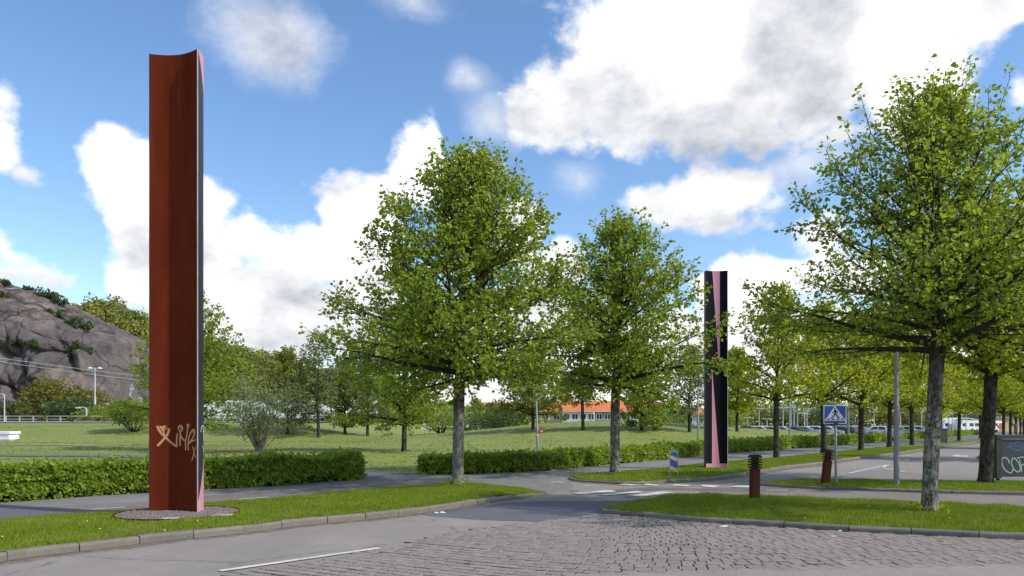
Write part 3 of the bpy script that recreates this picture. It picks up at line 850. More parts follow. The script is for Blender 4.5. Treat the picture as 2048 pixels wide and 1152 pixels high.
def setts():
    rg = random.Random(5)
    def variant():
        j = lambda s: rg.uniform(-s, s)
        b = [(-.5 + j(.03), -.5 + j(.04)), (j(.1), -.5 + j(.02)), (.5 + j(.03), -.5 + j(.04)), (.5 + j(.03), .5 + j(.04)), (j(.1), .5 + j(.02)), (-.5 + j(.03), .5 + j(.04))]
        t = [(x * .93 + j(.012), y * .92 + j(.012)) for x, y in b]
        mb = MB(); mb.mi = 1; mb.loft([[(x, y, -.010) for x, y in b], [(x, y, .0155) for x, y in b]], caps=False); mb.mi = 0; tt = [(x, y, .0215 + j(.002)) for x, y in t]; mb.loft([[(x, y, .0155) for x, y in b], tt], caps=False); mb.quad(*tt)
        return mb
    var = [variant() for _ in range(10)]
    ms = [v.mesh('sett', [M['sett'], M['mortar']], fix=False) for v in var]
    rows = []; ang0 = math.radians(3.0)
    items = []
    yy = 7.2; r_ = 0
    fp = lambda x: max(-.55, min(.11, .16 * (x - 2.9)))
    fx = np.arange(-6, 12, .02); fi = np.cumsum([fp(x) * .02 for x in fx]); f0 = float(np.interp(3.0, fx, fi))
    yy = 4.6
    while yy < 15.5:
        dep = rg.uniform(.158, .185)
        x = -4.2 + (0.09 if r_ % 2 else 0) + rg.uniform(-.03, .03)
        bow = lambda x: float(np.interp(x, fx, fi)) - f0 + .02 * math.sin(x * 1.3 + r_ * .35)
        while x < 9.5:
            wd = rg.uniform(.125, .195)
            c_s = math.cos(math.atan(fp(x))); wd *= c_s; cx = x + wd / 2; cy = yy + bow(cx)
            if (inpoly(cx, cy, SETT_POLY) or inpoly(cx, cy + .13, SETT_POLY)) and abs(cx) < .72 * cy + .3:
                ga = rg.uniform(.006, .014)
                sl = math.atan(fp(cx) + .026 * math.cos(cx * 1.3 + r_ * .35))
                items.append((cx, cy + rg.uniform(-.004, .004), rg.uniform(-.003, .003), wd / c_s - ga, dep * c_s - rg.uniform(.6, 1.3) * (.024 if cy < 9 else .024 - .003 * (cy - 9)), sl + rg.uniform(-.03, .03), rg.randrange(10)))
            x += wd
        yy += dep; r_ += 1
    items.sort(key=lambda t: t[1] + .25 * abs(t[0] - 2))
    for (x, y, z, w_, d, a, k) in items[:300]:
        o = bpy.data.objects.new('sett', ms[k]); o.location = (x, y, z); o.rotation_euler = (rg.uniform(-.02, .02), rg.uniform(-.02, .02), a); o.scale = (w_, d, 1)
        link(o, sett_bed)
    V = []; F3 = []; R = []
    me = bpy.data.meshes.new('sett_field'); vs = []; fs = []; rr = []; mi_ = []
    for (x, y, z, w_, d, a, k) in items[300:]:
        n = len(vs); c, s = math.cos(a), math.sin(a); tx, ty = rg.uniform(-.02, .02), rg.uniform(-.02, .02); q = rg.random()
        for (vx, vy, vz) in var[k].v:
            X, Y = vx * w_, vy * d
            vs.append((x + X * c - Y * s, y + X * s + Y * c, z + vz + X * tx + Y * ty))
        for f in var[k].f: fs.append(tuple(n + i for i in f)); rr.append(q)
        mi_ += var[k].m
    me.from_pydata(vs, [], fs); me.materials.append(M['sett']); me.materials.append(M['mortar']); me.polygons.foreach_set('material_index', mi_)
    at = me.attributes.new('rnd', 'FLOAT', 'FACE'); at.data.foreach_set('value', rr)
    me.update()
    tag(link(bpy.data.objects.new('sett_field', me), sett_bed), kind='stuff')
setts()

# ================================================================== TREES
def leaves_np(name, C, D, N, size, mat, r, round_=True, wid=.92):
    """C centre/base (n,3), D direction base->tip, N rough normal, size (n,)"""
    n = len(C)
    D = D / (np.linalg.norm(D, axis=1, keepdims=True) + 1e-9)
    S = np.cross(D, N); S /= (np.linalg.norm(S, axis=1, keepdims=True) + 1e-9)
    Nn = np.cross(S, D)
    s = size[:, None]
    fold = (.10 + .25 * r.random(n))[:, None] * s
    def P(a, b, c): return C + D * (a * s) + S * (b * wid * s) + Nn * (c * fold)
    if round_:
        V = np.stack([P(0, 0, 0), P(.12, .40, 1), P(.62, .40, .8), P(1, 0, 0), P(.62, -.40, .8), P(.12, -.40, 1)], 1).reshape(-1, 3)
        b = np.arange(n)[:, None] * 6
        F = np.concatenate([b + np.array([[0, 1, 2, 3]]), b + np.array([[0, 3, 4, 5]])])
        k = r.random(n); rn = np.concatenate([k, k])
    else:
        V = np.stack([P(0, 0, 0), P(.4, .45, 1), P(1, 0, 0), P(.4, -.45, 1)], 1).reshape(-1, 3)
        F = np.arange(n)[:, None] * 4 + np.array([[0, 1, 2, 3]]); rn = r.random(n)
    return np_mesh(name, V, F, mat, rnd=rn)

def prof_eval(prof, t):
    for (a, x), (b, y) in zip(prof, prof[1:]):
        if t <= b: return x + (y - x) * max(0, (t - a)) / (b - a)
    return prof[-1][1]

LINDEN = [(0, .62), (.06, .85), (.18, 1.0), (.30, 1.0), (.46, .92), (.67, .72), (.8, .50), (.9, .29), (.97, .12), (1, .03)]
TALL = [(0, .70), (.08, .88), (.18, .97), (.38, 1.0), (.54, .84), (.70, .62), (.84, .34), (.93, .16), (1, .04)]
ROUND = [(0, .45), (.15, .85), (.35, 1.0), (.6, .92), (.8, .66), (.93, .36), (1, .08)]
UPRIGHT = [(0, .35), (.12, .75), (.3, 1.0), (.55, .9), (.75, .62), (.9, .35), (1, .06)]

def tree_meshes(seed, Ht, R, z0, fork, tr, prof=LINDEN, n1=46, n2=11, n3=4, nl=6, leaf=.11, lean=(0, 0), lmat='leaf', bark_='bark', droop=.35, elev=(12, 62), jit=.16, side=None, round_=True, shootk=1.0, trunkbow=.05, twigm='twig'):
    rg = random.Random(seed); r = np.random.default_rng(seed)
    # leader
    Lp = []; nseg = 26
    ph = rg.uniform(0, 6)
    for i in range(nseg + 1):
        t = i / nseg; z = t * Ht
        Lp.append(Vector((lean[0] * t + trunkbow * math.sin(t * 5 + ph) * t * 2, lean[1] * t + trunkbow * math.cos(t * 6 + ph) * t * 2, z)))
    def lead(z):
        t = max(0, min(.9999, z / Ht)) * nseg; k = int(t); return Lp[k].lerp(Lp[k + 1], t - k)
    def lrad(z):
        if z < fork: return tr * (1 + .35 * math.exp(-z / .12) - .10 * z / fork)
        return max(.008, tr * .78 * (1 - (z - fork) / (Ht - fork)) ** 1.1)
    # trunk up to a bit above the fork: a rough tapering body
    mbt = MB(); rings = []; z = -.12; sides = 18
    while z < fork + .5:
        c = lead(max(z, 0)); rr = lrad(max(0, z))
        if z > fork - .25: rr *= 1 + .10 * math.exp(-((z - fork) / .2) ** 2)
        ring = []
        for j in range(sides):
            a = 2 * PI * j / sides
            k = 1 + .07 * mn.noise(Vector((math.cos(a) * 1.5, math.sin(a) * 1.5, z * 1.3 + seed))) + .035 * mn.noise(Vector((math.cos(a) * 5, math.sin(a) * 5, z * 7 + seed)))
            ring.append((c.x + rr * k * math.cos(a), c.y + rr * k * math.sin(a), z))
        rings.append(ring); z += .09
    mbt.loft(rings)
    trunk = mbt.mesh('trunk', M[bark_], smooth=True)
    mbb = MB()
    zz = [fork + .42 + (Ht - fork - .45) * i / 14 for i in range(15)]
    mbb.tube([lead(z) for z in zz], [lrad(z) for z in zz], 7)
    def env(z):
        t = (z - z0) / (Ht - z0)
        if t < 0: return R * prof[0][1] * max(.25, 1 + t * 4)
        return R * prof_eval(prof, min(1, t))
    tw_a = []; tw_b = []; tw_r = []
    LC = []; LD = []
    def leafs_on(a, b, n, spread=.058):
        d = (b - a)
        for _ in range(n):
            t = rg.random() ** .7
            p = a + d * t
            o = Vector((rg.gauss(0, 1), rg.gauss(0, 1), rg.gauss(0, .7)))
            q = p + o * spread
            LC.append(q); LD.append((d.normalized() * .5 + o * .6 + Vector((0, 0, -.35))))
    def twig(a, d, ln):
        b = a + d * ln
        tw_a.append(a); tw_b.append(b); tw_r.append(.006)
        leafs_on(a, b, nl)
    for i in range(n1):
        u = (i + .5) / n1
        zs = fork - .02 + (Ht * .965 - fork) * (u ** 1.3) + rg.uniform(-.05, .05)
        azm = i * 2.39996 + rg.uniform(-.35, .35)
        el_ = math.radians(elev[0] + (elev[1] - elev[0]) * u ** .8 + rg.uniform(-9, 9))
        h = Vector((math.cos(azm), math.sin(azm), 0))
        jitter = 1 + rg.uniform(-jit, jit) 
        if side: jitter *= 1 + side[1] * max(0, math.cos(azm - side[0]))
        p0 = lead(zs)
        low = max(0, 1 - u * 3.2)
        L = .2
        dirv = (h * math.cos(el_) + Vector((0, 0, math.sin(el_))))
        def pt(L, s):
            q = p0 + dirv * (L * s)
            q.z += -droop * low * L * s * s * .55 + (1 - low) * .10 * L * s * s
            return q
        while L < 8:
            q = pt(L, 1); c = lead(min(q.z, Ht))
            if math.hypot(q.x - c.x, q.y - c.y) > env(q.z) * jitter or q.z > Ht * .995: break
            L += .06
        if L < .25: L = .25
        ks = max(4, int(L / .35)); wob = Vector((rg.gauss(0, 1), rg.gauss(0, 1), rg.gauss(0, 1))) * .05
        pts = [pt(L, s / ks) + wob * math.sin(PI * s / ks * 1.5) * L * .4 + Vector((mn.noise(Vector((i, s * .5, seed))), mn.noise(Vector((i + 9, s * .5, seed))), 0)) * .05 * min(1, s) for s in range(ks + 1)]
        r0 = min(lrad(zs) * .62, .013 * L + .012)
        if u < .12: r0 = min(lrad(zs) * .7, .020 * L + .01)
        mbb.tube(pts, [max(.006, r0 * (1 - s / ks) ** .9) for s in range(ks + 1)], 5, caps=False)
        if u > .22 and L > .6:                # upright shoots that break the outline
            a = pts[-1]; d = ((pts[-1] - pts[-2]).normalized() * .6 + Vector((rg.gauss(0, .15), rg.gauss(0, .15), .75 + .4 * u))).normalized()
            for q in range(rg.choice((1, 1, 2))):
                l2 = rg.uniform(.12, .52) * min(1, R / 3) * shootk; b = a + d * l2
                mbb.tube([a, b], [.008, .004], 4, caps=False)
                for w in range(3):
                    c_ = a.lerp(b, (w + 1) / 3); th = rg.uniform(0, 2 * PI)
                    twig(c_, (d + Vector((math.cos(th), math.sin(th), .2)) * .7).normalized(), rg.uniform(.07, .16))
                a = pts[-2]; d = (d + Vector((rg.gauss(0, .3), rg.gauss(0, .3), .2))).normalized()
        m2 = max(3, int(n2 * min(1.9, L / (R * .70))))
        for j in range(m2):
            s = .07 + .93 * ((j + rg.random() * .7) / m2) ** .82
            k = min(ks - 1, int(s * ks)); a = pts[k].lerp(pts[k + 1], s * ks - k)
            d0 = (pts[k + 1] - pts[k]).normalized()
            sidev = d0.cross(Vector((0, 0, 1))); sidev.normalize(); upv = sidev.cross(d0)
            th = (j % 2) * PI + rg.gauss(0, .75)
            lat = sidev * math.cos(th) + upv * (math.sin(th) + .15)
            d = (d0 * rg.uniform(.5, 1.0) + lat * rg.uniform(.5, .95)).normalized()
            l2 = (.30 + .30 * L * (1 - s * .65)) * rg.uniform(.7, 1.15)
            b = a + d * l2
            c = lead(min(b.z, Ht)); e = env(b.z) * (jitter * 1.03); rad = math.hypot(b.x - c.x, b.y - c.y)
            if rad > e:
                l2 *= max(.3, 1 - (rad - e) / max(l2, .1)); b = a + d * l2
            mid = a.lerp(b, .5) + Vector((0, 0, -.04 * l2 if low > .2 else .03 * l2))
            r2 = .0055 + .006 * l2
            mbb.tube([a, mid, b], [r2, r2 * .75, .005], 4, caps=False)
            m3 = max(2, int(round(n3 * l2 / .65)))
            for q in range(m3):
                w = (q + .6) / m3; c_ = a.lerp(mid, w * 2) if w < .5 else mid.lerp(b, w * 2 - 1)
                th = rg.uniform(0, 2 * PI); lat = Vector((math.cos(th), math.sin(th), rg.uniform(-.5, .6)))
                twig(c_, (d * .7 + lat * .8).normalized(), rg.uniform(.12, .30))
            twig(b, (d + Vector((0, 0, rg.uniform(-.3, .4)))).normalized(), rg.uniform(.12, .26))
    twig(lead(Ht * .97), Vector((0, 0, 1)), .3)
    for i in range(int(n1 * 1.3)):          # short sprays straight off the leader and the fork
        u = rg.random(); z = fork - .05 + (Ht * .97 - fork) * u ** 1.25; a = lead(z)
        azm = rg.uniform(0, 2 * PI); d = Vector((math.cos(azm), math.sin(azm), rg.uniform(-.25, .9))).normalized()
        l2 = rg.uniform(.35, .95) * min(1, env(z) * .7); b = a + d * l2
        mbb.tube([a, a.lerp(b, .5) + Vector((0, 0, -.03)), b], [.012, .009, .005], 4, caps=False)
        for q in range(n3 + 1):
            c_ = a.lerp(b, .3 + .7 * q / n3); th = rg.uniform(0, 2 * PI)
            twig(c_, (d * .6 + Vector((math.cos(th), math.sin(th), rg.uniform(-.6, .5))) * .8).normalized(), rg.uniform(.12, .28))
    # twigs, three-sided, in one go
    A = np.array(tw_a); B = np.array(tw_b); D = B - A; D /= np.linalg.norm(D, axis=1, keepdims=True)
    U = np.cross(D, np.array([.3, .2, .93])); U /= np.linalg.norm(U, axis=1, keepdims=True); W = np.cross(D, U)
    n = len(A); R0 = .0055
    ring = lambda P, rr: [P + (U * math.cos(t) + W * math.sin(t)) * rr for t in (0, 2.094, 4.189)]
    TV = np.stack(ring(A, R0) + ring(B, .003), 1).reshape(-1, 3)
    b = np.arange(n)[:, None] * 6
    TF = np.concatenate([b + np.array([[0, 1, 4, 3]]), b + np.array([[1, 2, 5, 4]]), b + np.array([[2, 0, 3, 5]])])
    nb = len(mbb.v); bv = np.array(mbb.v)
    bf = np.array([f if len(f) == 4 else (list(f) + [f[-1]])[:4] for f in mbb.f if len(f) == 4])
    limbs = np_mesh('limbs', np.concatenate([bv, TV]), np.concatenate([bf, TF + nb]), M[twigm])
    C = np.array(LC); Dd = np.array(LD)
    N = r.normal(size=C.shape) + np.array([0, 0, .8])
    sz = leaf * (.5 + .85 * r.random(len(C)))
    crown = leaves_np('crown', C, Dd, N, sz, M[lmat], r, round_)
    return trunk, limbs, crown

def plant(name, meshes, loc, label, cat='tree', group=None, rz=0.0, sc=(1, 1, 1)):
    root = empty(name, loc, rz); root.scale = sc
    tag(root, label, cat, group)
    for nm, me in zip(('trunk', 'branches', 'crown'), meshes):
        o = link(bpy.data.objects.new(nm, me), root)
        if nm != 'trunk': tag(o, kind='stuff')
    return root

g1 = G(915, 970, .05)
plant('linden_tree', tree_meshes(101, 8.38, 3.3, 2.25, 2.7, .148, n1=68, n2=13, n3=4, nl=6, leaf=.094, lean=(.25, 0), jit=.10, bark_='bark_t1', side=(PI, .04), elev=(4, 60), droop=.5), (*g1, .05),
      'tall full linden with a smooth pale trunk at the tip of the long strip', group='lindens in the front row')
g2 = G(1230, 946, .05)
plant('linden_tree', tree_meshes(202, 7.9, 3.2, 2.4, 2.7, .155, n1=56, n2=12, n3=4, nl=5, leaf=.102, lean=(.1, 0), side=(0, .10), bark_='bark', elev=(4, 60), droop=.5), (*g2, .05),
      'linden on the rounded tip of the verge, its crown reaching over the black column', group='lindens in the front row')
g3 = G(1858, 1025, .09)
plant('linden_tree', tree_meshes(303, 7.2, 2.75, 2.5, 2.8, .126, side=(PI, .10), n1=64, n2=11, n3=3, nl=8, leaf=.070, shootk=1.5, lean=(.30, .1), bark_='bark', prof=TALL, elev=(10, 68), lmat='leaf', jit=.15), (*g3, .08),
      'nearest linden with mottled mossy trunk leaning right on the island before the setts', group='lindens in the front row')
g4 = G(1971, 967, .05)
plant('linden_tree', tree_meshes(404, 7.2, 3.1, 2.6, 2.8, .165, n1=44, n2=11, n3=4, nl=6, leaf=.115, lean=(.25, 0), bark_='bark_dark', lmat='leaf_light', elev=(20, 60)), (*g4, .05),
      'dark trunked linden beside the graffitied board on the narrow island', group='lindens in the front row')

# avenue between bike path and road: three grown shapes, turned and scaled
AV = [tree_meshes(500 + i, 7.9, 2.75, 2.55, 2.6, .15, n1=34, n2=9, n3=3, nl=5, leaf=.15, lmat='leaf_light', bark_='bark_dark', elev=(20, 60), round_=False) for i in range(3)]
avenue = [(1553, 916, 'first avenue linden to the right of the black column', 1.0, 0), (1647, 907, 'avenue linden directly behind the crossing sign', 1.0, 1), (1722, 902, 'avenue linden between the crossing sign and the lamp post', 1.0, 2),
          (1779, 896, 'avenue linden behind the back of the grey road sign', .98, 0), (1824, 891, 'avenue linden between the tall lamp post and the nearest trunk', 1.02, 1), (1880, 886.5, 'avenue linden beside the dark notice case', 1.0, 2),
          (1918, 882, 'avenue linden in front of the white hall', 1.0, 0), (1961, 877, 'farthest avenue linden beside the blue end of the hall', 1.05, 1)]
for i, (px, py, lb, s, k) in enumerate(avenue):
    x, y = G(px, py, .03)
    plant('linden_tree', AV[k], (x, y, .03), lb, group='lindens in the avenue', rz=i * 1.7, sc=(s * (.86 if i == 0 else 1), s * (.86 if i == 0 else 1), s))
for i, (x, y, lb) in enumerate([(41, 64, 'linden beyond the graffitied board, first of the far row'), (48.5, 74, 'linden beyond the graffitied board, beside the orange marker'), (56.5, 85, 'linden beyond the graffitied board, before the yellow house'),
                                (64.5, 96, 'linden beyond the graffitied board, beside the signal light'), (73, 107, 'last linden of the far row beyond the board')]):
    plant('linden_tree', AV[(i + 1) % 3], (x, y, 0), lb, group='lindens in the far row', rz=i * 2.3 + 1)
plant('linden_tree', AV[1], (24.2, 32.0, 0), 'linden at the right edge whose crown hangs over the board', group='lindens in the far row', rz=.4, sc=(1.1, 1.1, 1.05))
plant('linden_tree', AV[2], (36.0, 47.0, 0), 'linden at the right edge beyond the side island', group='lindens in the far row', rz=2.4, sc=(1.1, 1.1, 1.05))
for i, (x, y) in enumerate([(92, 122), (80, 118), (101, 118)]):
    plant('linden_tree', AV[i], (x, y, 0), ['distant linden at the end of the road, left of the others', 'distant linden near the hall at the end of the avenue', 'distant linden at the far right end of the road'][i], group='lindens in the far row', rz=i)

# meadow trees
def mtree(px, py, H_, R_, z0, fork, label, seed, D=None, **kw):
    x, y, z = GT(px, py) if D is None else GD(px, D)
    a = dict(n1=30, n2=9, n3=3, nl=5, leaf=.15, lmat='leaf_meadow', bark_='bark_dark', round_=False, elev=(8, 62), prof=ROUND)
    a.update(kw)
    return plant('meadow_tree', tree_meshes(seed, H_, R_, z0, fork, .13, **a), (x, y, z - .05), label, group='trees scattered on the meadow')
mtree(380, 0, 8.3, 3.1, .9, 1.4, 'leafy meadow tree half hidden behind the rusty column', 11, D=40, n1=40, n2=11, leaf=.15, lmat='leaf')
mtree(637, 875, 8.5, 2.4, 1.6, 2.0, 'slender pointed meadow tree with thin pale crown left of the big linden', 12, leaf=.14, nl=3, lmat='leaf_pale', prof=UPRIGHT)
mtree(808, 903, 7.3, 3.1, .7, 1.3, 'low branched bright green tree on the meadow behind the hedge gap', 14, n1=40, n2=12, leaf=.13, lmat='leaf', prof=ROUND)
mtree(952, 859, 6.2, 1.9, 1.6, 1.8, 'small meadow tree just right of the big linden trunk', 15, leaf=.17)
mtree(1066, 859, 6.0, 3.6, .5, 1.2, 'wide olive bushy tree on the rise behind the lamp post with the red plate', 16, leaf=.18, lmat='leaf_olive', nl=7)
mtree(1166, 861, 4.8, 1.7, 2.2, 2.0, 'small young tree standing before the red roofed houses', 17, leaf=.16, n1=20, nl=4)
mtree(1283, 861, 6.4, 2.3, .2, .5, 'dense bright bushy tree right of the verge linden trunk', 18, leaf=.17, nl=8, lmat='leaf_meadow')
mtree(1379, 864, 6.6, 1.9, 1.2, 1.3, 'blue green round meadow tree just left of the black column', 19, leaf=.15, lmat='leaf_pale', nl=4)
mtree(1474, 863, 6.8, 2.0, 1.6, 1.8, 'meadow tree just right of the black column', 20, leaf=.18, lmat='leaf_light', nl=6)
mtree(735, 872, 8.0, 2.3, 1.5, 1.8, 'thin pale meadow tree showing left of the big linden crown', 22, leaf=.14, nl=3, lmat='leaf_pale')
mtree(575, 868, 6.8, 3.4, .2, .7, 'olive meadow tree behind the many stemmed shrub', 23, leaf=.18, nl=6, lmat='leaf_olive')
mtree(690, 868, 6.2, 3.2, .2, .7, 'olive meadow tree behind the low branched green tree', 24, leaf=.18, nl=6, lmat='leaf_olive')

def bush(px, D, h, R, label, seed, lm='leaf_meadow', leaf=.17, name='bush', cat='bush', n=2600, dz=0, flat=1.0, group='bushes behind the meadow'):
    """a low many-lobed bush: stems and leaves spread through its volume"""
    x, y, z = GD(px, D); rg = random.Random(seed); r = np.random.default_rng(seed)
    root = empty(name, (x, y, z + dz)); tag(root, label, cat, group)
    lobes = [(rg.uniform(-.6, .6) * R, rg.uniform(-.5, .5) * R, h * rg.uniform(.3, .72), rg.uniform(.35, .6) * R, rg.uniform(.22, .38) * h) for _ in range(11)]
    C = []; N = []
    for i in range(n):
        a, b, c, rr, hh = lobes[r.integers(len(lobes))]
        v = r.normal(size=3); v /= np.linalg.norm(v); k = .55 + .5 * r.random() ** .6
        C.append((a + v[0] * rr * k, b + v[1] * rr * k, max(.02, c + v[2] * hh * k))); N.append(v + r.normal(size=3) * .5)
    C = np.array(C); N = np.array(N)
    me = leaves_np('foliage', C, r.normal(size=C.shape) + np.array([0, 0, -.2]), N, leaf * (.6 + .8 * r.random(len(C))), M[lm], r, False)
    tag(link(bpy.data.objects.new('foliage', me), root), kind='stuff')
    mb = MB()
    for a, b, c, rr, hh in lobes:
        mb.tube([(a * .1, b * .1, -.1), (a * .6, b * .6, c * .5), (a, b, c)], [.06 * h / 3, .04 * h / 3, .015], 5)
    mb.build('stems', M['bark_dark'], root)
    return root
bush(270, 62, 3.0, 2.2, 'rounded green bush on the bank just left of the rusty column', 31, n=3200)
bush(985, 82, 3.0, 3.2, 'dark green bush at the crest right of the big linden trunk', 32, 'shrub', n=2500)
bush(925, 84, 3.6, 3.0, 'green bush at the crest behind the big linden trunk', 33, n=2200)
bush(1325, 84, 3.4, 3.4, 'green bush at the crest between verge linden and black column', 34, n=2400)
bush(1440, 86, 3.2, 3.0, 'green bush at the crest hidden by the black column', 35, n=1800)
bush(880, 70, 2.8, 2.4, 'small green bush left of the big linden trunk on the crest', 36, n=1800)

# many-stemmed shrub
def multistem():
    x, y, z = GT(520, 903); rg = random.Random(77); r = np.random.default_rng(77)
    root = empty('shrub', (x, y, z)); tag(root, 'large pale many stemmed shrub fanning up from bare soil behind the hedge', 'shrub')
    C = []; D = []
    for k in range(34):
        a = rg.uniform(0, 2 * PI); sp = rg.uniform(.15, 1.0) ** .8; hh = (4.5 - 1.9 * sp) * rg.uniform(.8, 1.05)
        out = 2.7 * sp
        pts = [Vector((math.cos(a) * (.12 + out * t ** 1.15), math.sin(a) * (.12 + out * t ** 1.15), hh * (t ** .9) - .1)) + Vector((rg.gauss(0, .03), rg.gauss(0, .03), 0)) for t in [i / 6 for i in range(7)]]
        MB().tube(pts, [.028 * (1 - i / 7.5) for i in range(7)], 5).build('stem', M['twig_pale'], root)
        for _ in range(95):
            t = rg.uniform(.28, 1) ; i = min(5, int(t * 6)); p = pts[i].lerp(pts[i + 1], t * 6 - i)
            o = Vector((rg.gauss(0, .22), rg.gauss(0, .22), rg.gauss(0, .2)))
            C.append(p + o); D.append(o + Vector((0, 0, .2)))
    C = np.array(C); C[:, 2] = np.maximum(C[:, 2], .15)
    me = leaves_np('foliage', C, np.array(D), r.normal(size=C.shape) + np.array([0, 0, .5]), .10 * (.6 + .8 * r.random(len(C))), M['leaf_pale'], r, False)
    tag(link(bpy.data.objects.new('foliage', me), root), kind='stuff')
multistem()

# ---------------- hedges
def hedge(name, pts, h, w, label, dens_near, leaf, seed, dmax=200):
    r = np.random.default_rng(seed); rg = random.Random(seed)
    c, L = resample(pts, step=.25)
    root = empty(name, (c[0].x, c[0].y, 0)); tag(root, label, 'hedge')
    n = len(c); P = np.array([(p.x, p.y) for p in c])
    Dm = np.gradient(P, axis=0); Dm /= np.linalg.norm(Dm, axis=1, keepdims=True); Nn = np.stack([-Dm[:, 1], Dm[:, 0]], 1)
    dist = np.linalg.norm(P, axis=1)
    wgt = np.clip((15.0 / dist) ** 1.6, 0, 1.0)
    total = int((wgt * .25).sum() * dens_near)
    k = r.choice(n, total, p=wgt / wgt.sum()); sub = r.random(total)
    face = r.random(total)
    front = face < .46; top = (face >= .46) & (face < .82); back = (face >= .82) & (face < .90)
    u = r.random(total); v = r.random(total)
    across = np.where(front, .02 + .10 * v ** 2, np.where(top, u * w, np.where(back, w - .1 * v, u * w)))
    zz = np.where(front, h * u ** .9, np.where(top, h - .10 * v ** 2, np.where(back, h * u, h * v)))
    base = P[k] + Dm[k] * ((sub - .5) * .25)[:, None]
    def N3(a, b, c_): return np.array([mn.noise(Vector((x, y, z))) for x, y, z in zip(a, b, c_)])
    lump = N3(base[:, 0] * 1.6, base[:, 1] * 1.6, zz * 2.2)
    lump2 = N3(base[:, 0] * .5, base[:, 1] * .5, zz * 0 + 3)
    zz = zz + np.where(top, .13 * lump + .10 * lump2 + .03, 0)
    bare = front & (zz < .16 + .16 * N3(base[:, 0] * 1.1, base[:, 1] * 1.1, zz * 0 + 8)) & (r.random(total) < .75)
    gapm = front & (N3(base[:, 0] * 2.4, base[:, 1] * 2.4, zz * 3.5 + 4) > .42)
    shoot = top & (r.random(total) < .09); zz = zz + np.where(shoot, .15 * r.random(total), 0)
    across = across - np.where(front, .13 * lump + .07 * lump2, 0) + np.where(front, .12 * (zz / h) ** 3, 0)
    zz = np.where(bare, h * .75, zz) - .05; across = np.where(gapm, across + .12, across); q = base + Nn[k] * across[:, None]
    C = np.stack([q[:, 0] - c[0].x, q[:, 1] - c[0].y, zz], 1)
    out = np.where(front[:, None], np.stack([-Nn[k][:, 0], -Nn[k][:, 1], .5 + 0 * sub], 1), np.array([[0, 0, 1.0]]))
    Nrm = out + r.normal(size=C.shape) * .55
    D = r.normal(size=C.shape) * .8 + out * .4 + np.array([0, 0, -.35])
    sz = leaf * (.65 + .7 * r.random(total)) * np.clip(dist[k] / 22, 1, 2.4)
    me = leaves_np('foliage', C, D, Nrm, sz, M['hedge'], r, True, wid=.75)
    tag(link(bpy.data.objects.new('foliage', me), root), kind='stuff')
    mb = MB(); rings = []
    for i in range(0, n, 2):
        p = c[i]; nn = Vector((Nn[i][0], Nn[i][1], 0)); o = Vector((c[0].x, c[0].y, 0))
        f = p - o
        j = .03 * mn.noise(p * 1.3)
        rings.append([(f + nn * a_).to_tuple()[:2] + (z_,) for a_, z_ in ((.16 + j, .0), (.15 + j, h * .6), (.24, h - .22 + j), (w - .25, h - .22), (w - .15, h * .5), (w - .15, 0))])
    mb.loft(rings, caps=True)
    mb.build('twig_core', M['core'], root, smooth=True)
    # stems standing in the ground along the front
    if n < 120:
        for i in range(2, n - 2):
            if rg.random() < .8:
                p = c[i] - Vector((c[0].x, c[0].y, 0)) + Vector((Nn[i][0], Nn[i][1], 0)) * .14
                MB().tube([(p.x, p.y, -.03), (p.x + rg.uniform(-.05, .05), p.y, .2), (p.x + rg.uniform(-.12, .12), p.y + rg.uniform(-.05, .05), .45)], [.012, .010, .007], 5).build('stem', M['twig'], root)
    return root
M['core'] = plain('hedge_core', (.022, .030, .012), .95, .05, var=.5, scale=9, bump=.03)
hA = HEDGE_LINE[0:6]
hedge('hedge', [(x, y) for x, y in hA], .70, 1.0, 'clipped leafy hedge on the left running behind the rusty column', 4300, .090, 61)
hedge('hedge', [(x, y) for x, y in HEDGE_LINE[7:]], .60, 1.0, 'long clipped hedge right of the park path running off past the avenue', 3900, .090, 62)

# ================================================================== COLUMNS
def catmull(pts, k=6):
    if len(pts) < 3: 
        a, b = pts; return [(a[0] + (b[0] - a[0]) * i / k, a[1] + (b[1] - a[1]) * i / k) for i in range(k + 1)]
    P = [pts[0]] + list(pts) + [pts[-1]]; out = []
    for i in range(1, len(P) - 2):
        p0, p1, p2, p3 = (Vector(p) for p in P[i - 1:i + 3])
        for j in range(k):
            t = j / k
            q = .5 * ((2 * p1) + (p2 - p0) * t + (2 * p0 - 5 * p1 + 4 * p2 - p3) * t * t + (3 * p1 - p0 - 3 * p2 + p3) * t ** 3)
            out.append((q.x, q.y))
    out.append(tuple(pts[-1])); return out

def strokes(name, lst, surf, mat, parent, step=.0006, base=.002):
    """lst of (points, width); surf(a, z, off) gives a point on the surface"""
    V = []; F = []; A = []
    for q, (pts, w) in enumerate(lst):
        c = [Vector(p) for p in catmull(pts)]
        off = base + step * q
        for i, p in enumerate(c):
            d = (c[min(i + 1, len(c) - 1)] - c[max(i - 1, 0)]); d.normalize(); nn = Vector((-d.y, d.x))
            for e, al in ((-1, 0), (-.55, .8), (0, 1), (.55, .8), (1, 0)):
                s = p + nn * (w / 2 * e)
                V.append(surf(s.x, s.y, off)); A.append(al * (.0 if i in (0,) else 1))
            if i:
                b = len(V) - 10
                for k in range(4): F.append((b + k, b + k + 1, b + k + 6, b + k + 5))
    me = bpy.data.meshes.new(name); me.from_pydata(V, [], F); me.materials.append(mat)
    at = me.attributes.new('al', 'FLOAT', 'POINT'); at.data.foreach_set('value', A); me.update()
    return link(bpy.data.objects.new(name, me), parent)

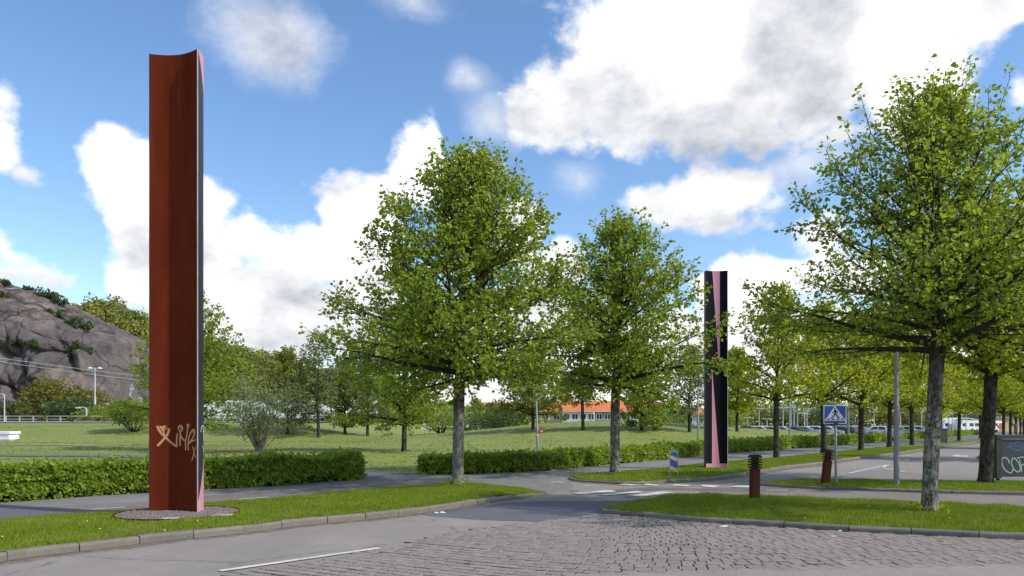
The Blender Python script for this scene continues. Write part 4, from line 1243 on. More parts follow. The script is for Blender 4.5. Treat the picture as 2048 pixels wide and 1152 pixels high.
def column(L, R, F_, B, Ht, sag, mats, label, group):
    """plan corners: L-R front chord, F_ behind R, B behind L; front and back faces hollowed"""
    L, R, F_, B = (Vector((*p, 0)) for p in (L, R, F_, B))
    o = (L + R + F_ + B) / 4
    root = empty('steel_column', (o.x, o.y, 0)); tag(root, label, 'sculpture', group)
    L, R, F_, B = L - o, R - o, F_ - o, B - o
    def arc(a, b, s, sg):
        n = Vector((-(b - a).y, (b - a).x, 0)).normalized()
        return a.lerp(b, s) + n * sg * 4 * s * (1 - s)
    front = lambda s: arc(L, R, s, sag)
    back = lambda s: arc(F_, B, s, sag * .55)
    n = 20; th = .012
    def wall(name, pts, mat):
        mb = MB(); zs = [-.1 + (Ht + .1) * i / 12 for i in range(13)]
        nn = len(pts); inn = []
        for i, p in enumerate(pts):
            d = (pts[min(i + 1, nn - 1)] - pts[max(i - 1, 0)]).normalized()
            inn.append(p + Vector((-d.y, d.x, 0)) * th)
        ring = pts + inn[::-1]
        mb.loft([[(p.x, p.y, z) for p in ring] for z in zs])
        return mb.build(name, mat, root, smooth=True)
    wall('front_face', [front(i / n) for i in range(n + 1)], mats[0])
    side = lambda w: arc(R, F_, w, -.012)
    wall('side_face', [side(i / 6) for i in range(7)], mats[1])
    wall('back_face', [back(i / n) for i in range(n + 1)], mats[2])
    wall('side_face', [arc(B, L, i / 4, -.01) for i in range(5)], mats[1])
    mb = MB()                                   # lid a little below the rim
    ring = [front(i / n) for i in range(n + 1)] + [side(i / 6) for i in range(1, 7)] + [back(i / n) for i in range(1, n + 1)]
    mb.sheet([(p.x * .99, p.y * .99) for p in ring], Ht - .03); mb.build('lid', mats[2], root)
    def fsurf(s, z, off):
        s_ = s
        p = front(s_); d = (front(min(1, s_ + .01)) - front(s_ - .01)).normalized()
        q = p + Vector((d.y, -d.x, 0)) * off; return (q.x, q.y, z)
    def ssurf(w, z, off):
        p = side(w); d = (side(w + .01) - side(w - .01)).normalized()
        q = p + Vector((d.y, -d.x, 0)) * off; return (q.x, q.y, z)
    mb = MB()
    for c, w_ in ((R, .012),):
        d = (F_ - R).normalized(); e = (R - L).normalized()
        pts = [c - e * .003 - d * .003, c + e * .010 - d * .003, c + e * .010 + d * .014, c - e * .003 + d * .014]
        mb.loft([[(p.x, p.y, z) for p in pts] for z in (-.05, Ht + .002)])
    mb.build('edge_strip', M['steel_edge'], root)
    return root, fsurf, ssurf

def paint(name, polyfun, z0, z1, surf, mat, parent, off=.0025, nz=40, ns=8):
    """region between a(z) and b(z) on the surface"""
    V = []; F = []
    for i in range(nz + 1):
        z = z0 + (z1 - z0) * i / nz; a, b = polyfun(z)
        for j in range(ns + 1): V.append(surf(a + (b - a) * j / ns, z, off))
    for i in range(nz):
        for j in range(ns): k = i * (ns + 1) + j; F.append((k, k + 1, k + ns + 2, k + ns + 1))
    me = bpy.data.meshes.new(name); me.from_pydata(V, [], F); me.materials.append(mat); me.update()
    return link(bpy.data.objects.new(name, me), parent)

H1 = 7.92
c1, f1, s1 = column((-6.195, 12.80), (-5.296, 12.62), (-5.314, 12.92), (-6.21, 13.12), H1, .13, (M['corten'], M['black_paint'], M['black_face']),
                    'tall rust brown hollowed steel column with tan graffiti standing in a gravel ring', 'painted steel columns')
zt = .912 * H1
paint('pink_stripe', lambda z: (.10 + .90 * min(1, (H1 - z) / (H1 - zt)), 1.0), zt, H1 - .001, s1, M['pink'], c1)
zb0, zb1 = .025 * H1 + .02, .123 * H1
paint('pink_stripe', lambda z: (0.02 if z < zb0 else (z - zb0) / (zb1 - zb0), 1.0), .06, zb1, s1, M['pink'], c1)
paint('red_foot', lambda z: (.02, 1.0), -.03, .06, s1, M['red_paint'], c1, nz=2)
def gpx(cx, cy): return ((220 + cx / 4.8 - 297.5) / 96.0, EYE + (848 - (820 + cy / 4.8)) / 1500 * 12.72)
class _S: pass
def fs_scaled(s, z, off): return f1(s / .985, z, off)
gl = [([(430, 150), (445, 195), (470, 235), (500, 268), (545, 315), (598, 355)], 0.056), ([(528, 175), (520, 215), (500, 255), (475, 290), (452, 322), (432, 346)], 0.059),
      ([(450, 155), (470, 172), (492, 156)], 0.049), ([(472, 165), (478, 200), (492, 262)], 0.042),
      ([(600, 355), (596, 300), (602, 225)], 0.048), ([(612, 190), (616, 160), (636, 150), (656, 168), (650, 195), (634, 205), (616, 195)], 0.039), ([(633, 200), (631, 270), (630, 345)], 0.050),
      ([(633, 235), (655, 275), (690, 292), (706, 230), (715, 150)], 0.048), ([(700, 150), (715, 138), (730, 152), (716, 170)], 0.036), ([(690, 290), (692, 388)], 0.048),
      ([(723, 392), (722, 320), (735, 250), (765, 205), (798, 190), (806, 225), (780, 270), (728, 322)], 0.048), ([(728, 322), (770, 300), (824, 284)], 0.042),
      ([(776, 345), (795, 395), (822, 460)], 0.039), ([(824, 345), (795, 420), (770, 486)], 0.042)]
strokes('graffiti_tag', [([(gpx(*p)[0] * .985, gpx(*p)[1]) for p in pts], w) for pts, w in gl], lambda s, z, off: f1(min(.995, s), z, off), M['spray_tan'], c1)
halo = [([(465, 150), (480, 200)], .20), ([(632, 150), (632, 185)], .13), ([(715, 130), (715, 165)], .10), ([(780, 185), (785, 225)], .10)]
strokes('graffiti_halo', [([(gpx(*p)[0], gpx(*p)[1]) for p in pts], w) for pts, w in halo], lambda s, z, off: f1(min(.995, s), z, off), spray('tan_overspray', (.62, .30, .13), .55), c1, base=.0012, step=.0001)
def gs(cx, cy): return ((220 + cx / 4.8 - 394.0) / 13.0 * 1.0, EYE + (848 - (820 + cy / 4.8)) / 1500 * 12.65)
def ribbon_side(s, z, off): return s1(s, z, off)
sl = [([(860, 215), (868, 165), (884, 150), (897, 160), (899, 195), (884, 215)], .022), ([(882, 165), (890, 215), (893, 285)], .022), ([(877, 340), (890, 385), (898, 425)], .022), ([(888, 495), (900, 495)], .014)]
def sideish(lst):
    out = []
    for pts, w in lst: out.append(([(gs(*p)[0] * .30, gs(*p)[1]) for p in pts], w))
    return out
strokes('white_tag', sideish(sl), lambda s, z, off: s1(s / .30, z, off + .002), M['spray_white'], c1)

x2, y2 = G(1433, 939.5)
H2 = 6.97
c2, f2, s2 = column((x2 - .375, y2), (x2 + .385, y2 - .01), (x2 + .36, y2 + .30), (x2 - .36, y2 + .31), H2, .10, (M['black_face'], M['black_paint'], M['corten']),
                    'black steel column with tall pink wedges on the verge behind the bollard', 'painted steel columns')
zs_ = .215
mid_ = H2 * .50
paint('pink_foot', lambda z: (.012, .985), -.03, zs_, f2, M['pink'], c2, nz=2, ns=20)
paint('pink_wedge', lambda z: (.315, .66 - (.66 - .335) * (z - zs_) / (H2 * .49 - zs_)), zs_, H2 * .49, f2, M['pink'], c2)
paint('pink_wedge', lambda z: (.655 - .325 * max(0, (z - H2 * .49)) / (H2 * .51), .675), H2 * .49, H2 - .002, f2, M['pink'], c2)

# gravel ring round the first column
def gravel():
    root = empty('gravel_ring', (RING.x, RING.y, 0)); tag(root, 'round bed of reddish gravel at the foot of the rusty column', 'gravel bed')
    z0 = .115
    mb = MB(); mb.lathe([(0.001, z0 - .02), (.95, z0 - .02), (.96, z0 - .06)], sides=40, caps=False); mb.build('bed', M['soil'], root)
    mb = MB(); mb.lathe([(.965, -.03), (.965, z0 + .012), (.975, z0 + .012), (.975, -.03)], sides=48, caps=False); mb.build('steel_edging', M['rust_dark'], root)
    rg = random.Random(3); V = []; F = []; R_ = []
    for i in range(4200):
        a = rg.uniform(0, 2 * PI); r = .94 * math.sqrt(rg.random()); x, y = r * math.cos(a), r * math.sin(a)
        s = rg.uniform(.014, .030); q = rg.random(); n = len(V)
        rot = rg.uniform(0, PI)
        for (ax, ay, az) in ((-1, -.8, 0), (1, -.7, 0), (.9, .8, 0), (-.8, .9, 0), (-.6, -.5, 1), (.6, -.4, .9), (.5, .5, 1), (-.5, .5, .8)):
            X, Y = ax * s * rg.uniform(.8, 1.1), ay * s * .75 * rg.uniform(.8, 1.1)
            V.append((x + X * math.cos(rot) - Y * math.sin(rot), y + X * math.sin(rot) + Y * math.cos(rot), z0 - .02 + az * s * .9 + (.01 if i % 3 == 0 else 0)))
        for f in ((4, 5, 6, 7), (0, 1, 5, 4), (1, 2, 6, 5), (2, 3, 7, 6), (3, 0, 4, 7)): F.append(tuple(n + k for k in f)); R_.append(q)
    me = bpy.data.meshes.new('gravel'); me.from_pydata(V, [], F); me.materials.append(M['gravel'])
    at = me.attributes.new('rnd', 'FLOAT', 'FACE'); at.data.foreach_set('value', R_); me.update()
    tag(link(bpy.data.objects.new('gravel', me), root), kind='stuff')
gravel()
x, y = G(341, 1037, .12); MB().cbox(-.11, .11, -.07, .07, -.05, .035).build('concrete_pad', M['concrete'], loc=(x, y, .10))
tag(bpy.data.objects['concrete_pad'], 'pale concrete pad in the gravel under the middle of the rusty column', 'concrete pad')
x, y = G(447, 1031, .12); o = MB().cbox(-.15, .13, -.10, .09, -.05, .03).build('rim_pad', M['concrete'], loc=(x, y, .11)); tag(o, 'low concrete pad on the right rim of the gravel ring', 'ground light')  # second plain concrete pad, holds no lamp
x, y = G(466, 1032, .12); o = MB().lathe([(.001, .02), (.07, .02), (.085, 0), (.085, -.06)], sides=16, caps=False).build('drain_cover', M['black'], loc=(x, y, .10)); tag(o, 'small black round cover at the right end of the gravel ring', 'drain cover')
x, y = G(1403, 934.5, .05); o = MB().lathe([(.001, .015), (.20, .02), (.23, 0), (.23, -.05)], sides=18, caps=False).build('drain_cover', M['black'], loc=(x, y, .07)); tag(o, 'dark round cover in the grass left of the black column', 'drain cover')
x, y = G(1433, 940.5, .05)
o = MB().lathe([(.001, .012), (.50, .010), (.55, -.02)], sides=30, caps=False).build('soil_patch', M['soil'], loc=(x, y + .1, .065)); tag(o, kind='structure')

# ================================================================== SIGNS, POSTS
def bollard(x, y, z, lean, label):
    root = empty('bollard_light', (x, y, z), .10); root.rotation_euler = (0, lean, .12); tag(root, label, 'bollard light', 'rusty bollard lights')
    w = .080
    MB().cbox(-w, w, -w, w, -.08, .64, .004).build('post', M['rust_post'], root)
    MB().box(-.055, .055, -.055, .055, .64, .86).build('lamp_core', M['black'], root)
    for k in range(4):
        zz = .655 + .052 * k; a, b = .114, .090
        mb = MB(); mb.loft([[(sx * a, sy * a, zz) for sx, sy in ((-1, -1), (1, -1), (1, 1), (-1, 1))], [(sx * a, sy * a, zz + .006) for sx, sy in ((-1, -1), (1, -1), (1, 1), (-1, 1))], [(sx * b, sy * b, zz + .030) for sx, sy in ((-1, -1), (1, -1), (1, 1), (-1, 1))]])
        mb.build('louvre', M['rust_dark'], root)
    mb = MB(); q = ((-1, -1), (1, -1), (1, 1), (-1, 1))
    mb.loft([[(sx * .118, sy * .118, .862) for sx, sy in q], [(sx * .085, sy * .085, .915) for sx, sy in q], [(sx * .075, sy * .075, .92) for sx, sy in q]])
    mb.build('cap', M['rust_dark'], root)
    MB().tube([(-.03, -.02, .915), (-.03, -.02, .945)], .010, 6).build('bolt', M['rust_dark'], root); MB().tube([(.05, .02, .91), (.05, .02, .935)], .008, 6).build('bolt', M['rust_dark'], root)
    return root
x, y = G(1509, 997.5, .07); bollard(x, y, .05, .012, 'upright rusty bollard light at the back edge of the front island')
x, y = G(1650, 971, .05); bollard(x, y, .05, .11, 'leaning rusty bollard light beside the crossing sign post')

def crossing_sign():
    x, y = G(1672, 969.6, .04); root = empty('crossing_sign', (x, y, .04), -.04); tag(root, 'blue pedestrian crossing sign on a grey post on the narrow island', 'road sign')
    root.rotation_euler = (0, -.008, -.10)
    MB().tube([(0, 0, -.1), (0, 0, 1.0), (0, .01, 1.66)], .032, 12).build('post', M['galv'], root, smooth=True)
    MB().box(-.06, .06, -.045, .045, 1.52, 1.60).build('bracket', M['board'], root)
    W, Hh = .565, .475; z0 = 1.565; x0 = -.305; ty = -.03
    MB().cbox(x0, x0 + W, -.035, .045, z0, z0 + Hh, .008).build('sign_box', M['board'], root)
    def U(cx, cy): return (x0 + (cx - 410) / 600 * W, z0 + (700 - cy) / 520 * Hh)
    mb = MB(); mb.prism([U(412, 182), U(1008, 182), U(1008, 698), U(412, 698)], -.038, -.0355, 'y'); mb.build('sign_border', M['sign_white'], root)
    MB().prism([U(432, 202), U(988, 202), U(988, 680), U(432, 680)], -.041, -.0385, 'y').build('blue_panel', M['sign_blue'], root)
    MB().prism([U(708, 198), U(985, 612), U(438, 612)], -.044, -.0415, 'y').build('white_triangle', M['sign_white'], root)
    fig = MB(); 
    fig.prism([U(700 + 19 * math.cos(t * PI / 6), 272 + 21 * math.sin(t * PI / 6)) for t in range(12)], -.047, -.0445, 'y')
    fig.prism([U(*p) for p in [(700, 302), (738, 308), (772, 352), (790, 402), (772, 410), (750, 372), (738, 356), (740, 408), (768, 462), (832, 536), (812, 556), (775, 522), (716, 442), (664, 508), (618, 562), (590, 558), (648, 484), (690, 420), (690, 362), (645, 402), (634, 388), (676, 350), (684, 315)]], -.047, -.0445, 'y')
    fig.build('walking_figure', M['sign_black'], root)
    for cx in (520, 650, 785, 915):
        k = (cx - 717) * .07
        MB().prism([U(cx - 34 - k * .3, 592), U(cx - 14 - k, 552), U(cx + 22 - k, 552), U(cx + 26 - k * .3, 592)], -.0472, -.0446, 'y').build('crossing_bar', M['sign_black'], root)
crossing_sign()

def chevron_sign():
    x, y = G(1347.5, 956, .05); root = empty('island_marker', (x, y, .05), .05); tag(root, 'blue and yellow striped rounded marker sign in a steel hoop near the verge tip', 'traffic marker')
    w = .12; top = .77
    pts = [(-w, 0, -.1), (-w, 0, top - w)] + [(-w * math.cos(t), 0, top - w + w * math.sin(t)) for t in [PI * i / 10 for i in range(1, 10)]] + [(w, 0, top - w), (w + .01, 0, -.1)]
    MB().tube(pts, .011, 8).build('steel_hoop', M['galv'], root, smooth=True)
    r = w - .014; zb = .22; zc = top - w
    poly = [(-r, zb), (r, zb)] + [(r * math.cos(PI * i / 12), zc + r * math.sin(PI * i / 12)) for i in range(13)]
    MB().prism(poly, -.006, .006, 'y').build('blue_panel', M['sign_blue'], root)
    for a, b in ((.655, .54), (.345, .24)):
        hh = .095 if a > .5 else .10
        MB().prism([(-r, a - hh), (r, b - hh + .02), (r, b + .035), (-r, a + .0)], -.009, -.0065, 'y').build('yellow_stripe', M['sign_yellow'], root)
chevron_sign()

def board():
    x, y = G(1993.5, 964, .04); root = empty('display_board', (x, y, .04), .06); tag(root, 'dark framed display board with white and blue graffiti at the right edge', 'display board')
    W = 2.3; zt_, zb_ = 1.27, .14
    for x0 in (-.035, W - .1): MB().cbox(x0, x0 + .14, -.05, .07, .02 + .08, zt_, .006).build('post', M['board_frame'], root)
    for x0 in (.0, W - .06): MB().box(x0, x0 + .07, -.02, .04, -.05, .10).build('foot', M['black'], root)
    MB().cbox(-.045, W + .05, -.065, .085, zt_ - .10, zt_, .012).build('top_rail', M['board_frame'], root)
    MB().box(.1, W - .1, -.055, -.045, zt_ - .122, zt_ - .106).build('light_strip', M['galv_light'], root)
    MB().box(.105, W - .1, -.02, .04, zb_, zt_ - .10).build('panel', M['board'], root)
    def U(cx, cy): return ((1970 + cx * .1215 - 1993.5) / 1500 * 20.6, EYE - .04 + (848 - (840 + cy * .1215)) / 1500 * 20.6)
    surf = lambda a, z, off: (a, -.021 - off, z)
    bl = [([(345, 435), (400, 445), (468, 412), (462, 378), (425, 375), (410, 410), (432, 458), (500, 482), (580, 480), (650, 450), (690, 440)], .028), ([(490, 408), (500, 368), (545, 354), (585, 380), (570, 415), (520, 424), (480, 410)], .024),
          ([(690, 385), (640, 385), (610, 405), (625, 440), (680, 450)], .024), ([(470, 518), (540, 492), (640, 518), (720, 505)], .022)]
    strokes('blue_tag', [([U(*p) for p in pts], w) for pts, w in bl], surf, M['spray_blue'], root)
    wl = [([(392, 705), (378, 645), (330, 608), (282, 615), (264, 665), (282, 742), (330, 812), (400, 852), (440, 838), (458, 780)], .052), ([(440, 640), (428, 690), (455, 770), (510, 830), (560, 832), (575, 770), (545, 690), (495, 628), (450, 618), (435, 660)], .050),
          ([(600, 848), (596, 780), (578, 690), (560, 640)], .046), ([(520, 622), (590, 600), (650, 610), (670, 660), (640, 710), (590, 740)], .046)]
    strokes('white_tag', [([U(*p) for p in pts], w) for pts, w in wl], surf, M['spray_grey'], root, base=.004)
board()

def lamp_post(x, y, z, h, r0, r1, zj, label, lean=0, head=None, name='lamp_post', group=None, mat='galv', cat='lamp post', dirx=1):
    root = empty(name, (x, y, z)); root.rotation_euler = (0, lean, 0); tag(root, label, cat, group)
    MB().tube([(0, 0, -.15), (0, 0, zj)], r0, 12).build('pole', M[mat], root, smooth=True)
    MB().tube([(0, 0, zj), (0, 0, zj + .05), (0, 0, h)], [r0 * .95, r1, r1 * .85], 12).build('upper_pole', M[mat], root, smooth=True)
    MB().lathe([(r0 * 1.12, 0), (r0 * 1.12, .05)], (0, 0, zj - .03), 12).build('collar', M[mat], root)
    if head == 'bell':
        MB().tube([(0, 0, h - .12), (dirx * .08, 0, h - .03), (dirx * .45, 0, h)], r1 * .5, 8).build('arm', M[mat], root)
        c = (dirx * .45, 0, h - .30)
        MB().lathe([(.025, .30), (.035, .22), (.12, .17), (.20, .05), (.21, 0)], c, 18).build('lamp_shade', M['galv_light'], root, smooth=True)
        MB().lathe([(.17, .0), (.13, -.04), (.01, -.06)], c, 14).build('lens', M['lens'], root)
    elif head == 'double':
        for s in (-1, 1):
            MB().tube([(0, 0, h - .1), (s * .5, 0, h)], r1 * .6, 6).build('arm', M[mat], root)
            MB().lathe([(.02, .25), (.30, .1), (.36, 0), (.2, -.1), (.01, -.14)], (s * .75, 0, h - .08), 12).build('lamp_head', M['lens'], root, smooth=True)
    elif head == 'curve':
        MB().tube([(0, 0, h - .3), (dirx * .15, 0, h), (dirx * .6, 0, h + .12), (dirx * 1.1, 0, h + .08)], [r1, r1, r1 * .8, r1 * .8], 8).build('arm', M[mat], root)
        MB().cbox(min(dirx * .9, dirx * 1.6), max(dirx * .9, dirx * 1.6), -.15, .15, h - .04, h + .1).build('lamp_head', M['lens'], root)
    elif head == 'tee':
        for s in (-1, 1):
            MB().cbox(min(s * .1, s * .75), max(s * .1, s * .75), -.14, .14, h - .03, h + .08).build('lamp_head', M['galv_light'], root)
    return root
x, y = G(1793, 973.5, .05); lamp_post(x, y, .05, 4.9, .066, .050, 2.0, 'thick grey lamp post rising into the crown left of the nearest linden', .0, 'bell', dirx=-1, mat='grey_paint')
x, y, z = GT(1076, 905)
lp = lamp_post(x, y, z, 3.75, .075, .05, 1.22, 'leaning lamp post with a red number plate behind the long hedge', -.034, 'bell')
k = y / 1500
MB().box(.09, .09 + 10.5 * k, -.09, -.075, 1.00, 1.00 + 7.5 * k).build('number_plate', M['sign_red'], lp)
def digits(root, s, x, y, z, h, w, mat):
    seg = {'a': ((0, 1), (1, 1)), 'b': ((1, 1), (1, .5)), 'c': ((1, .5), (1, 0)), 'd': ((0, 0), (1, 0)), 'e': ((0, .5), (0, 0)), 'f': ((0, 1), (0, .5)), 'g': ((0, .5), (1, .5))}
    tab = {'9': 'abcdfg', '2': 'abged'}
    for i, ch in enumerate(s):
        mb = MB(); t = h * .10
        for c in tab[ch]:
            (x0, z0), (x1, z1) = seg[c]
            X0, X1 = x + i * w * 1.35 + x0 * w, x + i * w * 1.35 + x1 * w; Z0, Z1 = z + z0 * h, z + z1 * h
            mb.box(min(X0, X1) - t, max(X0, X1) + t, y - .004 - .0007 * ord(c) / 100, y, min(Z0, Z1) - t, max(Z0, Z1) + t)
        mb.build('digit', mat, root)
digits(lp, '92', .09 + 3.2 * k, -.0905, 1.0 + 2.3 * k, 3.0 * k, 1.7 * k, M['sign_white'])
MB().lathe([(.080, 0), (.080, .06)], (0, 0, .88), 12).build('white_band', M['sign_white'], lp)
x, y, z = GT(1397, 889); lamp_post(x, y, z, (889 - 777) / 1500 * y, .075, .05, 1.5, 'slim lamp post with bell shade just left of the black column', -.012, 'bell')
for i, (px, D, hh, lb) in enumerate([(1579, 54, 4.6, 'slim lamp post behind the long hedge near the first avenue linden'), (1697, 66, 4.8, 'slim lamp post behind the long hedge right of the crossing sign'), (1819, 84, 5.2, 'slim lamp post behind the long hedge near the tall lamp post'), (1897, 100, 5.5, 'slim lamp post beyond the hedge beside the dark notice case')]):
    x, y, z = GD(px, D); lamp_post(x, y, z, hh, .07, .045, 1.6, lb, 0, 'bell', group='lamp posts along the bike path')
# car park poles
for i, (px, D, top, hd) in enumerate([(1518, 112, 817, 'tee'), (1534, 118, 838, 'tee'), (1566, 116, 816, 'tee'), (1582, 118, 815, 'tee'), (1588, 112, 811, 'tee'), (1595, 122, 827, 'curve'), (1609, 114, 822, 'tee'), (1614, 120, 818, 'tee'), (1495, 118, 836, 'tee'), (1748, 116, 824, 'tee'), (1801, 120, 826, 'tee'), (1843, 116, 822, 'curve'), (1905, 118, 826, 'tee'), (1932, 122, 822, 'curve')]):
    x, y, z = GD(px, D); z = -.2
    side_ = ['leftmost slim car park lamp beside the black column', 'short car park lamp left of the first avenue trunk', 'car park lamp just right of the first avenue trunk', 'left one of a close pair of car park lamps', 'right taller one of a close pair of car park lamps', 'low single arm car park lamp between two pairs', 'left lamp of the second close pair in the car park', 'right lamp of the second close pair in the car park', 'dull car park lamp seen against bushes near the black column', 'car park lamp right of the crossing sign', 'car park lamp left of the tall grey lamp post', 'single arm lamp near the left of the nearest trunk', 'car park lamp before the white hall', 'single arm lamp before the blue end of the hall'][i]
    lamp_post(x, y, z, ZH(top, D) - z, .075, .06, 2, side_, 0, hd, group='car park lamps', mat='galv_light')
# back of a road sign on two posts
x, y = G(1788, 895, .03); root = empty('road_sign', (x, y, .03), .1); tag(root, 'grey back of a wide road sign on two posts before the avenue', 'road sign')
for sx in (-.52, .52): MB().tube([(sx, 0, -.1), (sx, 0, 1.02)], .03, 8).build('post', M['galv'], root)
MB().cbox(-.62, .62, -.03, -.01 + .02, .72, 1.02).build('sign_plate', M['grey_paint'], root)
x, y = G(1875, 888, .03); root = empty('notice_case', (x, y, .03), .1); tag(root, 'dark notice case on a post partly hidden by the nearest trunk', 'notice case')
for sx in (-.55, .72): MB().cbox(sx - .05, sx + .05, -.05, .05, -.1, .35).build('leg', M['board_frame'], root)
MB().cbox(-.65, .78, -.09, .09, .12, 1.15, .02).build('case', M['board'], root)
MB().cbox(-.68, .81, -.12, .12, 1.15, 1.22, .02).build('lid', M['board_frame'], root)

# small litter and stones
def lump(name, px, py, z, s, mat, label, cat, flat=.5, seed=1):
    x, y = G(px, py, z); rg = random.Random(seed); mb = MB()
    rings = []
    for zz, k in ((-.2, .9), (.25, 1.0), (.7, .75), (1, .3)):
        rings.append([(s * k * math.cos(t * PI / 4) * rg.uniform(.8, 1.2), s * k * .7 * math.sin(t * PI / 4) * rg.uniform(.8, 1.2), zz * s * flat) for t in range(8)])
    mb.loft(rings); return tag(mb.build(name, mat, loc=(x, y, z)), label, cat)
lump('stone', 872, 1026.5, .0, .05, M['white_stone'], 'pale stone in the gutter, left of two', 'stone', seed=1)
lump('stone', 884, 1026, .0, .055, M['white_stone'], 'pale stone in the gutter, right of two', 'stone', seed=2)
lump('litter', 1108, 942, .0, .17, M['cardboard'], 'crumpled cardboard lying at the foot of the long hedge', 'litter', .35, 3)
lump('litter', 1448, 1053, .02, .06, M['white_stone'], 'white scrap of paper on the setts by the dark kerb', 'litter', .3, 4)
lump('litter', 1680, 1062, .02, .03, M['white_stone'], 'tiny white scrap at the foot of the dark kerb', 'litter', .4, 5)
lump('litter', 1664, 1073, .02, .045, M['cardboard'], 'brown leaf scrap on the setts', 'litter', .3, 6)
lump('litter', 1704, 969, .05, .10, M['white_stone'], 'white litter on the narrow island right of the crossing sign', 'litter', .25, 7)
lump('litter', 1776, 977, .05, .12, M['white_stone'], 'white litter on the narrow island by the thick lamp post', 'litter', .25, 8)
lump('litter', 1285, 963, .05, .08, M['white_stone'], 'white litter on the kerb left of the striped marker', 'litter', .3, 9)
lump('litter', 1738, 1012, .09, .03, M['white_stone'], 'white scrap in the grass left of the nearest linden', 'litter', .5, 10)

def dandelions():
    rg = random.Random(8); V = []; F = []
    spots = [(395, 1046), (174, 1046), (5, 1078), (1292, 1013), (1530, 1020), (1536, 1023), (612, 1004), (700, 998), (200, 1062), (330, 1065), (980, 985), (1900, 1040), (1975, 1052), (1610, 1040)]
    for px, py in spots:
        x, y = G(px, py, .12); n = len(V); r = .015
        V += [(x + r * math.cos(t * PI / 3), y + r * math.sin(t * PI / 3), .15) for t in range(6)] + [(x, y, .165)] + [(x, y, .05), (x + .004, y, .05)]
        for t in range(6): F.append((n + t, n + (t + 1) % 6, n + 6))
    me = bpy.data.meshes.new('dandelions'); me.from_pydata(V, [], F); me.materials.append(plain('dandelion', (.62, .50, .03), .8)); me.update()
    o = link(bpy.data.objects.new('dandelions', me)); tag(o, 'scattered yellow dandelion heads in the short lawn grass', 'flowers', kind='stuff')
dandelions()

def moss_tufts():
    """sprouts at the trunk feet"""
    for (gx, gy), lb in ((g1, 'yellow green sprouts at the foot of the tall full linden'), (g3, 'yellow green sprouts at the foot of the nearest linden')):
        r = np.random.default_rng(int(abs(gx) * 10)); n = 70
        a = r.random(n) * 2 * PI; rad = .17 + .14 * r.random(n)
        C = np.stack([np.cos(a) * rad, np.sin(a) * rad, .02 + .14 * r.random(n)], 1)
        me = leaves_np('sprouts', C, r.normal(size=C.shape) + np.array([0, 0, 1]), r.normal(size=C.shape), .045 + .03 * r.random(n), M['leaf_light'], r, False)
        o = link(bpy.data.objects.new('sprouts', me)); o.location = (gx, gy, .06); tag(o, lb, 'sprouts', kind='stuff')
moss_tufts()

